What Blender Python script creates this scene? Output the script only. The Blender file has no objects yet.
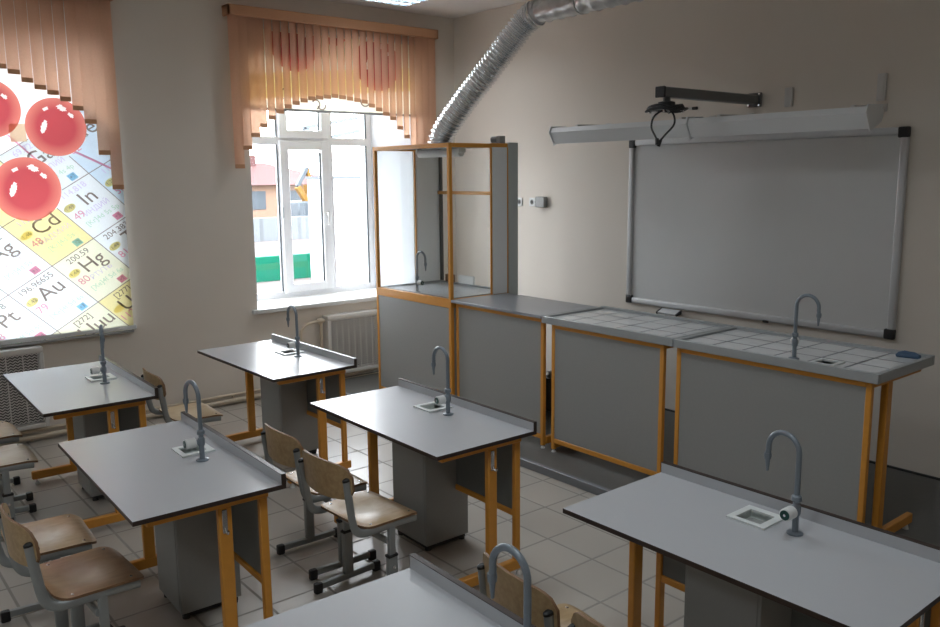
import bpy, bmesh, math, random
from mathutils import Vector, Matrix
random.seed(4)
scene = bpy.context.scene
COL = scene.collection
PI = math.pi
R = math.radians

# ------------------------------------------------------------------ materials
def _mat(name):
    m = bpy.data.materials.new(name); m.use_nodes = True
    return m, m.node_tree.nodes, m.node_tree.links, m.node_tree.nodes['Principled BSDF']

def pmat(name, col, rough=0.5, metal=0.0, nscale=12.0, namt=0.06, bump=0.0, bscale=60.0, spec=0.5, stretch=(1, 1, 1)):
    """plain procedural surface: base colour with a little noise, roughness variation, optional bump"""
    m, N, L, b = _mat(name)
    tc = N.new('ShaderNodeTexCoord'); mp = N.new('ShaderNodeMapping'); mp.inputs['Scale'].default_value = stretch
    L.new(tc.outputs['Object'], mp.inputs['Vector'])
    nz = N.new('ShaderNodeTexNoise'); nz.inputs['Scale'].default_value = nscale; nz.inputs['Detail'].default_value = 5
    L.new(mp.outputs[0], nz.inputs['Vector'])
    mx = N.new('ShaderNodeMix'); mx.data_type = 'RGBA'
    c = Vector(col)
    lo = [max(0, x * (1 - namt)) for x in c]; hi = [min(1, x * (1 + namt)) for x in c]
    mx.inputs[6].default_value = (*lo, 1); mx.inputs[7].default_value = (*hi, 1)
    L.new(nz.outputs['Fac'], mx.inputs[0]); L.new(mx.outputs[2], b.inputs['Base Color'])
    mr = N.new('ShaderNodeMapRange'); mr.inputs[3].default_value = max(0, rough - .02); mr.inputs[4].default_value = min(1, rough + .02)
    L.new(nz.outputs['Fac'], mr.inputs[0]); L.new(mr.outputs[0], b.inputs['Roughness'])
    b.inputs['Metallic'].default_value = metal
    b.inputs['Specular IOR Level'].default_value = spec
    if bump:
        n2 = N.new('ShaderNodeTexNoise'); n2.inputs['Scale'].default_value = bscale; n2.inputs['Detail'].default_value = 4
        L.new(mp.outputs[0], n2.inputs['Vector'])
        bp = N.new('ShaderNodeBump'); bp.inputs['Strength'].default_value = bump; bp.inputs['Distance'].default_value = .01
        L.new(n2.outputs['Fac'], bp.inputs['Height']); L.new(bp.outputs[0], b.inputs['Normal'])
    return m

def grid_mat(name, col, grout, px, py, ox, oy, gw, rough, tint=.08, axes=(0, 1), bump=.3, nscale=5):
    """square tiles with grout lines, in object space"""
    m, N, L, b = _mat(name)
    tc = N.new('ShaderNodeTexCoord'); sp = N.new('ShaderNodeSeparateXYZ'); L.new(tc.outputs['Object'], sp.inputs[0])
    def M(op, a, v=None, w=None):
        n = N.new('ShaderNodeMath'); n.operation = op
        for i, x in enumerate((a, v, w)):
            if x is None: continue
            if isinstance(x, (int, float)): n.inputs[i].default_value = x
            else: L.new(x, n.inputs[i])
        return n.outputs[0]
    cells = []; dist = []
    for ax, p, o in ((axes[0], px, ox), (axes[1], py, oy)):
        t = M('DIVIDE', M('SUBTRACT', sp.outputs[ax], o), p)
        fl = M('FLOOR', t); fr = M('SUBTRACT', t, fl)
        d = M('MULTIPLY', M('MINIMUM', fr, M('SUBTRACT', 1.0, fr)), p)
        cells.append(fl); dist.append(d)
    dm = M('MINIMUM', dist[0], dist[1])
    g = N.new('ShaderNodeMapRange'); g.interpolation_type = 'SMOOTHSTEP'
    g.inputs[1].default_value = gw * .5; g.inputs[2].default_value = gw
    L.new(dm, g.inputs[0])
    cv = N.new('ShaderNodeCombineXYZ'); L.new(cells[0], cv.inputs[0]); L.new(cells[1], cv.inputs[1])
    wn = N.new('ShaderNodeTexWhiteNoise'); L.new(cv.outputs[0], wn.inputs['Vector'])
    nz = N.new('ShaderNodeTexNoise'); nz.inputs['Scale'].default_value = nscale; nz.inputs['Detail'].default_value = 6
    L.new(tc.outputs['Object'], nz.inputs['Vector'])
    v = M('ADD', M('MULTIPLY', wn.outputs['Value'], .5), M('MULTIPLY', nz.outputs['Fac'], .5))
    mx = N.new('ShaderNodeMix'); mx.data_type = 'RGBA'
    mx.inputs[6].default_value = (*[c * (1 - tint) for c in col], 1); mx.inputs[7].default_value = (*[min(1, c * (1 + tint)) for c in col], 1)
    L.new(v, mx.inputs[0])
    m2 = N.new('ShaderNodeMix'); m2.data_type = 'RGBA'; m2.inputs[6].default_value = (*grout, 1)
    L.new(g.outputs[0], m2.inputs[0]); L.new(mx.outputs[2], m2.inputs[7]); L.new(m2.outputs[2], b.inputs['Base Color'])
    rr = N.new('ShaderNodeMapRange'); rr.inputs[3].default_value = .8; rr.inputs[4].default_value = rough
    L.new(g.outputs[0], rr.inputs[0]); L.new(rr.outputs[0], b.inputs['Roughness'])
    bp = N.new('ShaderNodeBump'); bp.inputs['Strength'].default_value = bump; bp.inputs['Distance'].default_value = .004
    L.new(g.outputs[0], bp.inputs['Height']); L.new(bp.outputs[0], b.inputs['Normal'])
    return m

def wood_mat(name, c1, c2, worn=None):
    m, N, L, b = _mat(name)
    tc = N.new('ShaderNodeTexCoord'); mp = N.new('ShaderNodeMapping'); mp.inputs['Scale'].default_value = (14, 2.2, 14)
    L.new(tc.outputs['Object'], mp.inputs['Vector'])
    nz = N.new('ShaderNodeTexNoise'); nz.inputs['Scale'].default_value = 3; nz.inputs['Detail'].default_value = 7
    nz.inputs['Distortion'].default_value = .5; L.new(mp.outputs[0], nz.inputs['Vector'])
    rp = N.new('ShaderNodeValToRGB'); rp.color_ramp.elements[0].color = (*c1, 1); rp.color_ramp.elements[1].color = (*c2, 1)
    rp.color_ramp.elements[0].position = .3; rp.color_ramp.elements[1].position = .72
    L.new(nz.outputs['Fac'], rp.inputs[0])
    out = rp.outputs[0]
    if worn:
        mp2 = N.new('ShaderNodeMapping'); mp2.inputs['Location'].default_value = worn[1]; mp2.inputs['Scale'].default_value = worn[2]
        L.new(tc.outputs['Object'], mp2.inputs['Vector'])
        gr = N.new('ShaderNodeTexGradient'); gr.gradient_type = 'SPHERICAL'; L.new(mp2.outputs[0], gr.inputs[0])
        n2 = N.new('ShaderNodeTexNoise'); n2.inputs['Scale'].default_value = 9; n2.inputs['Detail'].default_value = 5
        L.new(tc.outputs['Object'], n2.inputs['Vector'])
        mu = N.new('ShaderNodeMath'); mu.operation = 'MULTIPLY'; L.new(gr.outputs[1], mu.inputs[0]); L.new(n2.outputs['Fac'], mu.inputs[1])
        m3 = N.new('ShaderNodeMapRange'); m3.inputs[1].default_value = .1; m3.inputs[2].default_value = .38; L.new(mu.outputs[0], m3.inputs[0])
        mx = N.new('ShaderNodeMix'); mx.data_type = 'RGBA'; L.new(m3.outputs[0], mx.inputs[0]); L.new(out, mx.inputs[6])
        mx.inputs[7].default_value = (*worn[0], 1); out = mx.outputs[2]
    L.new(out, b.inputs['Base Color']); b.inputs['Roughness'].default_value = .32
    return m

def fabric_mat(name, col, trans=.5, tcol=None, nscale=80):
    """thin cloth that lets daylight through"""
    m, N, L, b = _mat(name); N.remove(b)
    out = N['Material Output']
    tc = N.new('ShaderNodeTexCoord'); nz = N.new('ShaderNodeTexNoise'); nz.inputs['Scale'].default_value = nscale
    L.new(tc.outputs['Object'], nz.inputs['Vector'])
    mxs = []
    for c in (col, tcol or col):
        mx = N.new('ShaderNodeMix'); mx.data_type = 'RGBA'
        mx.inputs[6].default_value = (*[x * .95 for x in c], 1); mx.inputs[7].default_value = (*[min(1, x * 1.05) for x in c], 1)
        L.new(nz.outputs['Fac'], mx.inputs[0]); mxs.append(mx)
    d = N.new('ShaderNodeBsdfDiffuse'); t = N.new('ShaderNodeBsdfTranslucent')
    L.new(mxs[0].outputs[2], d.inputs['Color']); L.new(mxs[1].outputs[2], t.inputs['Color'])
    s = N.new('ShaderNodeMixShader'); s.inputs[0].default_value = trans
    L.new(d.outputs[0], s.inputs[1]); L.new(t.outputs[0], s.inputs[2]); L.new(s.outputs[0], out.inputs[0])
    return m

def atom_mat(name, inner, rim):
    """printed glossy ball: a print, part of the blind's picture"""
    m, N, L, b = _mat(name); N.remove(b); out = N['Material Output']
    at = N.new('ShaderNodeAttribute'); at.attribute_name = 'rad'
    rp = N.new('ShaderNodeValToRGB'); e = rp.color_ramp.elements
    e[0].color = (*inner, 1); e[0].position = .6; e[1].color = (*rim, 1); e[1].position = 1
    L.new(at.outputs['Fac'], rp.inputs[0])
    d = N.new('ShaderNodeBsdfDiffuse'); t = N.new('ShaderNodeBsdfTranslucent')
    L.new(rp.outputs[0], d.inputs[0]); L.new(rp.outputs[0], t.inputs[0])
    s = N.new('ShaderNodeMixShader'); s.inputs[0].default_value = .68
    L.new(d.outputs[0], s.inputs[1]); L.new(t.outputs[0], s.inputs[2]); L.new(s.outputs[0], out.inputs[0])
    return m

def glass_mat(name, tint=(1, 1, 1)):
    m, N, L, b = _mat(name); N.remove(b); out = N['Material Output']
    tr = N.new('ShaderNodeBsdfTransparent'); tr.inputs[0].default_value = (*tint, 1)
    gl = N.new('ShaderNodeBsdfGlossy'); gl.inputs['Roughness'].default_value = .02
    lw = N.new('ShaderNodeFresnel'); ge = N.new('ShaderNodeNewGeometry')
    io = N.new('ShaderNodeMapRange'); io.inputs[3].default_value = 1.45; io.inputs[4].default_value = 1 / 1.45
    L.new(ge.outputs['Backfacing'], io.inputs[0]); L.new(io.outputs[0], lw.inputs[0])
    s = N.new('ShaderNodeMixShader'); L.new(lw.outputs[0], s.inputs[0]); L.new(tr.outputs[0], s.inputs[1]); L.new(gl.outputs[0], s.inputs[2])
    L.new(s.outputs[0], out.inputs[0])
    return m

M = {}
M['wall'] = pmat('wall_paint', (.70, .645, .575), .75, nscale=2.5, namt=.03, bump=.04, bscale=120)
M['ceiling'] = pmat('ceiling_paint', (.74, .71, .69), .85, nscale=3, namt=.02)
M['reveal'] = pmat('reveal_paint', (.80, .82, .86), .6, namt=.02)
M['floor'] = grid_mat('floor_tile', (.44, .405, .36), (.28, .26, .23), .3333, .306, 3.21, -2.137, .009, .3, .07)
M['podium'] = pmat('podium_linoleum', (.115, .115, .11), .45, nscale=25, namt=.15)
M['podium_edge'] = pmat('podium_metal_edge', (.20, .21, .225), .5, .2)
M['laminate'] = pmat('laminate_grey', (.465, .475, .495), .27, nscale=6, namt=.012)
for _n in M['laminate'].node_tree.nodes:
    if _n.type == 'MAP_RANGE': _n.inputs[3].default_value = .268; _n.inputs[4].default_value = .272
M['lam_edge'] = pmat('laminate_dark_edge', (.035, .022, .018), .4)
M['panel'] = pmat('grey_panel', (.30, .305, .295), .42, nscale=60, namt=.04)
M['hood_panel'] = pmat('hood_panel', (.78, .80, .80), .4, nscale=60, namt=.03)
M['hood_rear'] = pmat('hood_rear_panel', (.46, .49, .47), .42, nscale=60, namt=.03)
M['panel_dark'] = pmat('grey_panel_core', (.16, .17, .165), .5, nscale=60, namt=.04)
M['orange'] = pmat('orange_paint', (.66, .29, .042), .38, nscale=30, namt=.08)
M['black'] = pmat('black_plastic', (.015, .015, .016), .45)
M['plinth'] = pmat('dark_plinth', (.03, .03, .03), .6)
M['steel'] = pmat('bright_steel', (.65, .66, .68), .22, 1.0)
M['faucet'] = pmat('grey_lacquer', (.20, .235, .27), .28, .15)
M['white_plastic'] = pmat('white_plastic', (.72, .73, .72), .35, namt=.02)
M['sink'] = pmat('sink_ceramic', (.70, .73, .72), .3, namt=.02)
M['basin'] = pmat('sink_basin', (.72, .78, .75), .35, namt=.05)
M['green'] = pmat('green_cap', (.01, .06, .05), .3)
M['frame_grey'] = pmat('chair_grey_lacquer', (.31, .33, .33), .32, .35)
M['seat'] = wood_mat('plywood_seat', (.40, .26, .13), (.54, .38, .21), ((.80, .70, .58), (.0, .10, 0), (5.5, 6.5, .01)))
M['seat_dark'] = wood_mat('plywood_worn_brown', (.27, .145, .07), (.40, .235, .12), ((.50, .36, .27), (.0, .05, 0), (5.2, 8.0, .01)))
M['seat_pale'] = wood_mat('plywood_pale', (.48, .34, .19), (.62, .48, .30), ((.66, .54, .38), (0, 0, 0), (5, 7, .01)))
M['back'] = wood_mat('plywood_back', (.38, .25, .125), (.52, .37, .20))
M['ply_edge'] = pmat('plywood_edge', (.22, .12, .06), .6)
M['board'] = pmat('board_enamel', (.60, .605, .60), .33, nscale=6, namt=.02)
M['alu'] = pmat('aluminium_frame', (.56, .57, .58), .42, .2)
M['lamp_white'] = pmat('white_enamel', (.66, .68, .69), .4, namt=.02)
M['arm'] = pmat('grey_anodised', (.17, .172, .172), .4, .25)
M['foil'] = pmat('aluminium_foil', (.80, .82, .84), .24, 1.0, bump=.22, bscale=30)
M['galv'] = pmat('galvanised_steel', (.52, .53, .54), .3, 1.0, nscale=18, namt=.2)
M['pvc'] = pmat('window_pvc', (.88, .89, .91), .3, namt=.02)
M['gasket'] = pmat('window_gasket', (.05, .06, .07), .5)
M['glass'] = glass_mat('clear_glass')
M['glass_hood'] = glass_mat('hood_glass', (.96, .97, .97))
M['slat'] = fabric_mat('peach_fabric', (.74, .48, .345), .55, (.82, .52, .36))
M['pelmet'] = pmat('peach_pelmet', (.56, .29, .155), .5, namt=.05)
M['blind'] = fabric_mat('blind_white_print', (.93, .95, .96), .45)
M['blind_yellow'] = fabric_mat('blind_yellow_print', (.95, .86, .50), .45)
M['blind_cream'] = fabric_mat('blind_cream_print', (.95, .93, .76), .45)
M['blind_blue'] = fabric_mat('blind_blue_print', (.78, .88, .97), .45)
M['ink_line'] = fabric_mat('ink_line', (.42, .36, .34), .68)
M['ink_dark'] = fabric_mat('ink_dark', (.34, .28, .25), .68)
M['ink_mag'] = fabric_mat('ink_magenta', (.90, .42, .55), .68)
M['ink_yel'] = fabric_mat('ink_yellow', (.95, .84, .40), .68)
M['ink_grn'] = fabric_mat('ink_green', (.62, .82, .66), .68)
M['ink_vio'] = fabric_mat('ink_violet', (.80, .70, .90), .68)
M['ink_blu'] = fabric_mat('ink_blue', (.42, .74, .93), .68)
M['ink_skin'] = fabric_mat('ink_rod', (.80, .60, .42), .68)
M['ink_shine'] = fabric_mat('ink_shine', (.95, .86, .82), .68)
M['atom'] = atom_mat('print_red_ball', (.58, .10, .11), (.78, .27, .21))
M['hem'] = pmat('blind_hem', (.33, .33, .32), .5)
M['radiator'] = pmat('radiator_enamel', (.60, .58, .55), .4, namt=.03)
M['rad_dark'] = pmat('radiator_inside', (.10, .09, .085), .7)
M['pipe'] = pmat('pipe_paint', (.62, .53, .41), .45, namt=.04)
M['sponge'] = pmat('blue_sponge', (.07, .12, .20), .8, bump=.4, bscale=90)
M['paper'] = pmat('paper', (.62, .62, .62), .8)
M['tiletop'] = grid_mat('table_tiles', (.76, .78, .79), (.24, .25, .26), .196, .19, .03, .03, .013, .12, .10, nscale=22)
M['rim'] = pmat('table_rim', (.34, .36, .365), .35, nscale=60, namt=.04)
M['worktop'] = pmat('worktop_grey', (.30, .315, .345), .3, nscale=80, namt=.05)
M['tray'] = pmat('hood_tray', (.40, .42, .44), .28, nscale=40, namt=.05)
M['bracket'] = pmat('bracket_white', (.62, .61, .59), .5)
_m, _N, _L, _b = _mat('lamp_tube_lit'); _b.inputs['Emission Color'].default_value = (.85, .95, 1, 1); _b.inputs['Emission Strength'].default_value = 3.0; M['tube_lit'] = _m
LAMP = 20.0
M['louvre'] = pmat('lamp_louvre', (.60, .68, .74), .15, .9)
M['ext_ground'] = pmat('outdoor_ground', (.105, .092, .088), .9, nscale=.6, namt=.12, spec=.05)
M['ext_white'] = pmat('outdoor_white_render', (.82, .82, .82), .8, nscale=2, spec=.05)
M['ext_green'] = pmat('green_barrier', (.004, .085, .052), .6, nscale=3, spec=.05)
M['ext_grey'] = grid_mat('outdoor_slab_fence', (.10, .11, .12), (.07, .077, .083), 2.0, 50, 0, -25, .12, .8, .04, (1, 2))
M['ext_brick'] = grid_mat('outdoor_brick', (.17, .105, .07), (.145, .092, .066), .5, .25, 0, 0, .03, .85, .1, (1, 2))
M['ext_roof'] = pmat('outdoor_roof', (.082, .043, .042), .7, nscale=3, namt=.1, spec=.05)
M['ext_dark'] = pmat('outdoor_window_dark', (.06, .07, .08), .2, spec=.05)
M['ext_steel'] = pmat('outdoor_beam', (.09, .10, .11), .5, spec=.05)
M['ext_yellow'] = pmat('excavator_paint', (.15, .08, .02), .5, spec=.05)
M['ext_pink'] = pmat('outdoor_pink_wall', (.52, .40, .36), .8, nscale=2)

# ------------------------------------------------------------------ mesh builder
class MB:
    def __init__(s): s.v = []; s.f = []; s.mi = []; s.mats = []; s.attr = []
    def m(s, mat):
        if mat not in s.mats: s.mats.append(mat)
        return s.mats.index(mat)
    def add(s, vs, fs, mat, T=None):
        o = len(s.v); k = s.m(mat)
        s.v += [tuple((T @ Vector(q)) if T else q) for q in vs]
        for f in fs: s.f.append(tuple(o + i for i in f)); s.mi.append(k)
        return s
    def box(s, a, b, mat, bev=0.0, T=None, seg=1):
        a, b = [min(p, q) for p, q in zip(a, b)], [max(p, q) for p, q in zip(a, b)]
        if bev <= 0:
            v = [(a[0], a[1], a[2]), (b[0], a[1], a[2]), (b[0], b[1], a[2]), (a[0], b[1], a[2]), (a[0], a[1], b[2]), (b[0], a[1], b[2]), (b[0], b[1], b[2]), (a[0], b[1], b[2])]
            return s.add(v, [(0, 3, 2, 1), (4, 5, 6, 7), (0, 1, 5, 4), (1, 2, 6, 5), (2, 3, 7, 6), (3, 0, 4, 7)], mat, T)
        bm = bmesh.new(); bmesh.ops.create_cube(bm, size=1)
        for v in bm.verts: v.co = Vector([(a[i] + b[i]) / 2 + v.co[i] * (b[i] - a[i]) for i in range(3)])
        bev = min(bev, .45 * min(b[i] - a[i] for i in range(3)))
        bmesh.ops.bevel(bm, geom=bm.edges[:], offset=bev, segments=seg, affect='EDGES', profile=.5)
        bm.verts.index_update()
        s.add([tuple(v.co) for v in bm.verts], [tuple(v.index for v in f.verts) for f in bm.faces], mat, T); bm.free()
        return s
    def bar(s, p, q, w, h, mat, upv=(0, 0, 1), bev=.002, roll=0):
        """box section bar from p to q; w across, h along upv"""
        p, q = Vector(p), Vector(q); d = (q - p); ln = d.length; d.normalize()
        u = Vector(upv)
        if abs(d.dot(u)) > .99: u = Vector((0, 1, 0))
        x = d.cross(u).normalized(); u = x.cross(d)
        T = Matrix((( x.x, d.x, u.x, p.x), (x.y, d.y, u.y, p.y), (x.z, d.z, u.z, p.z), (0, 0, 0, 1)))
        return s.box((-w / 2, 0, -h / 2), (w / 2, ln, h / 2), mat, bev, T)
    def tube(s, pts, rad, mat, n=12, caps=True, oval=None, up=None, close=False):
        pts = [Vector(p) for p in pts]; N = len(pts)
        rads = rad if isinstance(rad, (list, tuple)) else [rad] * N
        rings = []; prev = None
        for i, p in enumerate(pts):
            if close: t = pts[(i + 1) % N] - pts[i - 1]
            else: t = (pts[min(i + 1, N - 1)] - pts[max(i - 1, 0)])
            t.normalize()
            if up is not None:
                a = Vector(up); a = (a - t * a.dot(t)).normalized()
            elif prev is None:
                a = Vector((0, 0, 1)) if abs(t.z) < .9 else Vector((1, 0, 0)); a = (a - t * a.dot(t)).normalized()
            else:
                a = (prev - t * prev.dot(t)).normalized()
            prev = a; b = t.cross(a)
            ra, rb = (rads[i], rads[i]) if oval is None else (rads[i] * oval[0], rads[i] * oval[1])
            rings.append([p + a * math.cos(2 * PI * k / n) * ra + b * math.sin(2 * PI * k / n) * rb for k in range(n)])
        vs = [tuple(v) for r in rings for v in r]; fs = []
        for i in range(N if close else N - 1):
            for k in range(n):
                j = (i + 1) % N
                fs.append((i * n + k, i * n + (k + 1) % n, j * n + (k + 1) % n, j * n + k))
        if caps and not close:
            fs.append(tuple(range(n - 1, -1, -1))); fs.append(tuple((N - 1) * n + k for k in range(n)))
        return s.add(vs, fs, mat)
    def cyl(s, p, q, r, mat, n=16, r2=None):
        return s.tube([p, q], [r, r if r2 is None else r2], mat, n)
    def prism(s, poly, a, b, axis, mat, T=None):
        """extrude a 2-D polygon along axis (0,1,2) from a to b"""
        def P(u, v, w): return {0: (w, u, v), 1: (u, w, v), 2: (u, v, w)}[axis]
        n = len(poly); vs = [P(u, v, a) for u, v in poly] + [P(u, v, b) for u, v in poly]
        fs = [(i, (i + 1) % n, n + (i + 1) % n, n + i) for i in range(n)] + [tuple(range(n - 1, -1, -1)), tuple(range(n, 2 * n))]
        return s.add(vs, fs, mat, T)
    def slab_hole(s, x0, x1, y0, y1, z0, z1, hx0, hx1, hy0, hy1, top, side, inner=None):
        o = [(x0, y0), (x1, y0), (x1, y1), (x0, y1)]; h = [(hx0, hy0), (hx1, hy0), (hx1, hy1), (hx0, hy1)]
        vs = [(x, y, z1) for x, y in o] + [(x, y, z1) for x, y in h] + [(x, y, z0) for x, y in o] + [(x, y, z0) for x, y in h]
        s.add(vs, [(i, (i + 1) % 4, 4 + (i + 1) % 4, 4 + i) for i in range(4)], top)
        s.add(vs, [(8 + i, 12 + i, 12 + (i + 1) % 4, 8 + (i + 1) % 4) for i in range(4)] + [(8 + i, 8 + (i + 1) % 4, (i + 1) % 4, i) for i in range(4)]
, side)
        s.add(vs, [(4 + i, 4 + (i + 1) % 4, 12 + (i + 1) % 4, 12 + i) for i in range(4)], inner or side)
        return s
    def build(s, name, parent=None, smooth=40, loc=None):
        me = bpy.data.meshes.new(name); me.from_pydata(s.v, [], s.f)
        for mt in s.mats: me.materials.append(M[mt])
        me.polygons.foreach_set('material_index', s.mi)
        bm = bmesh.new(); bm.from_mesh(me); bmesh.ops.recalc_face_normals(bm, faces=bm.faces); bm.to_mesh(me); bm.free()
        if smooth:
            me.polygons.foreach_set('use_smooth', [True] * len(me.polygons)); me.set_sharp_from_angle(angle=R(smooth))
        me.update()
        o = bpy.data.objects.new(name, me); COL.objects.link(o)
        if parent: o.parent = parent
        if loc: o.location = loc
        return o

def thing(name, label, cat, loc=(0, 0, 0), rz=0, group=None):
    o = bpy.data.objects.new(name, None); COL.objects.link(o); o.empty_display_size = .1
    o.location = loc; o.rotation_euler = (0, 0, rz); o['label'] = label; o['category'] = cat
    if group: o['group'] = group
    return o
def tag(o, label, cat, group=None):
    o['label'] = label; o['category'] = cat
    if group: o['group'] = group
    return o
def struct(o): o['kind'] = 'structure'; return o
def copy_tree(o, parent=None):
    c = o.copy(); COL.objects.link(c); c.parent = parent
    for ch in list(o.children): copy_tree(ch, c)
    return c
def arc(c, r, a0, a1, n, ax1, ax2):
    c, ax1, ax2 = Vector(c), Vector(ax1), Vector(ax2)
    return [c + ax1 * math.cos(a0 + (a1 - a0) * i / n) * r + ax2 * math.sin(a0 + (a1 - a0) * i / n) * r for i in range(n + 1)]
def smooth_path(pts, n=8):
    P = [Vector(p) for p in pts]; P = [P[0] * 2 - P[1]] + P + [P[-1] * 2 - P[-2]]; out = []
    for i in range(1, len(P) - 2):
        for k in range(n):
            t = k / n
            out.append(.5 * ((2 * P[i]) + (-P[i - 1] + P[i + 1]) * t + (2 * P[i - 1] - 5 * P[i] + 4 * P[i + 1] - P[i + 2]) * t * t + (-P[i - 1] + 3 * P[i] - 3 * P[i + 1] + P[i + 2]) * t ** 3))
    return out + [P[-2]]

# ------------------------------------------------------------------ room shell
XR, YB, ZC = 8.6, -12.2, 3.60          # right wall, rear wall, ceiling
WT = .72                              # outside wall thickness
WIN = [(-2.31, -.55), (-5.26, -3.50)]   # window openings (y ranges) in the left wall
WZ0, WZ1 = .79, 3.05
SPL = .18                             # splay of the right-hand reveals
struct(MB().box((-WT - .03, YB - .2, -.12), (XR + .2, .2, 0), 'floor').build('floor', smooth=0))
struct(MB().box((-WT - .03, YB - .2, ZC), (XR + .2, .2, ZC + .15), 'ceiling').build('ceiling', smooth=0))
w = MB(); edges = [YB - .2] + [e for q in reversed(WIN) for e in q] + [.2]
for i in range(0, len(edges), 2): w.box((-WT, edges[i], 0), (0, edges[i + 1], ZC), 'wall')
for a, b in WIN:
    w.box((-WT, a, 0), (0, b, WZ0), 'wall'); w.box((-WT, a, WZ1), (0, b, ZC), 'wall')
    t = .004                          # pale plaster of the reveals
    w.box((-.55, a, WZ0), (-.001, a + t, WZ1), 'reveal'); w.prism([(-.001, b), (-.001, b - t), (-.485, b - SPL), (-WT + .02, b - SPL), (-WT + .02, b)], WZ0, WZ1, 2, 'reveal')
    w.box((-.55, a, WZ1 - t), (-.001, b, WZ1), 'reveal')
struct(w.build('wall_left', smooth=0))
struct(MB().box((-WT, 0, 0), (XR + .2, .2, ZC), 'wall').build('wall_front', smooth=0))
struct(MB().box((XR, YB, 0), (XR + .2, 0, ZC), 'wall').build('wall_right', smooth=0))
struct(MB().box((-WT, YB - .2, 0), (XR + .2, YB, ZC), 'wall').build('wall_rear', smooth=0))
struct(MB().box((0, YB, 0), (.018, -1.76, .08), 'wall', .004).build('baseboard_left'))
pod = MB(); PZ = .055
pod.box((0, -1.745, 0), (XR, 0, PZ), 'podium')
pod.box((0, -1.757, .0), (XR, -1.72, PZ + .003), 'podium_edge', .004)
po = pod.build('trim_1'); struct(po)
struct(MB().box((0, -.016, PZ), (XR, 0, PZ + .012), 'plinth').build('baseboard_front'))

def make_window(name, a, b, light_bars):
    """pvc window: outer frame, transom, mullions, a hinged middle sash"""
    x0, x1 = -.55, -.485; bs = b; b = b - SPL
    root = bpy.data.objects.new(name, None); COL.objects.link(root); root.location = (0, 0, 0); struct(root)
    zt0, zt1 = 2.31, 2.395; z0, z1 = WZ0 + .04, WZ1
    m1, m2 = light_bars                                   # centre lines of mullions
    f = MB()
    f.box((x0, a, z0), (x1, a + .055, z1), 'pvc', .004); f.box((x0, b - .055, z0), (x1, b, z1), 'pvc', .004)
    f.box((x0 + .002, a + .05, z0), (x1 - .002, b - .05, z0 + .065), 'pvc', .004); f.box((x0 + .002, a + .05, z1 - .065), (x1 - .002, b - .05, z1), 'pvc', .004)
    f.box((x0 + .002, a + .05, zt0 + .01), (x1 - .002, b - .05, zt1), 'pvc', .004)
    for m, e in ((m1, .04), (m2, .078)): f.box((x0 + .001, m - .04, z0 + .002), (x1 - .001, m + e, z1 - .002), 'pvc', .004)
    f.build('window_frame', root)
    s = MB(); sx0, sx1 = -.515, -.455
    ya, yb = m1 - .03, m2 + .03; za, zb = z0 + .045, zt0 + .05
    for i, q in enumerate(((ya, za, ya + .09, zb), (yb - .09, za, yb, zb), (ya + .08, za, yb - .08, za + .09), (ya + .08, zb - .09, yb - .08, zb))):
        e = .002 * (i > 1); s.box((sx0 + e, q[0], q[1] + e), (sx1 - e, q[2], q[3] - e), 'pvc', .006)
    so = s.build('sash', root)
    h = MB(); h.box((sx1, yb - .06, 1.60), (sx1 + .012, yb - .03, 1.67), 'white_plastic', .004)
    h.box((sx1 + .012, yb - .055, 1.635), (sx1 + .03, yb - .035, 1.655), 'white_plastic', .003)
    h.box((sx1 + .022, yb - .056, 1.53), (sx1 + .036, yb - .034, 1.66), 'white_plastic', .004); h.build('handle', so)
    hz = MB(); hz.box((sx1, ya - .006, 1.62), (sx1 + .012, ya + .008, 1.72), 'alu', .003); hz.build('hinge', so)
    s2 = MB(); za2, zb2 = zt1 - .015, z1 - .04
    for i, q in enumerate(((ya, za2, ya + .08, zb2), (yb - .08, za2, yb, zb2), (ya + .07, za2, yb - .07, za2 + .08), (ya + .07, zb2 - .08, yb - .07, zb2))):
        e = .002 * (i > 1); s2.box((sx0 + e, q[0], q[1] + e), (sx1 - e, q[2], q[3] - e), 'pvc', .006)
    s2.build('sash', root)
    g = MB()
    cells = [(a + .055, m1 - .04), (m1 + .055, m2 - .055), (m2 + .078, b - .055)]
    for i, (p, q) in enumerate(cells):
        for zz in ((z0 + .065, zt0 + .01), (zt1, z1 - .065)):
            gl = MB().box((-.522, p, zz[0]), (-.514, q, zz[1]), 'glass'); gl.build('pane', root, 0)
            e = .012; k = -.490 if i != 1 else -.475
            if i == 1: p2, q2, za_, zb_ = m1 + .06, m2 - .06, zz[0] + (.06 if zz[0] < 1 else .065), zz[1] - (.07 if zz[0] < 1 else .055)
            else: p2, q2, za_, zb_ = p, q, zz[0], zz[1]
            g.box((k - .02, q2 - e, za_), (k, q2, zb_), 'gasket'); g.box((k - .02, p2, za_), (k, p2 + .006, zb_), 'gasket')
    g.build('gasket', root, 0)
    sl = MB(); sl.prism([(-.49, a + .002), (0, a + .002), (0, bs - .002), (-.49, bs - SPL)], WZ0, WZ0 + .04, 2, 'white_plastic')
    sl.box((0.0, a - .06, WZ0), (.055, bs + .10, WZ0 + .04), 'white_plastic', .008)
    sl.build('window_sill', root)
    return root
make_window('window_1', WIN[0][0], WIN[0][1], (-1.754, -1.276))
make_window('window_2', WIN[1][0], WIN[1][1], (-4.704, -4.226))

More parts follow.
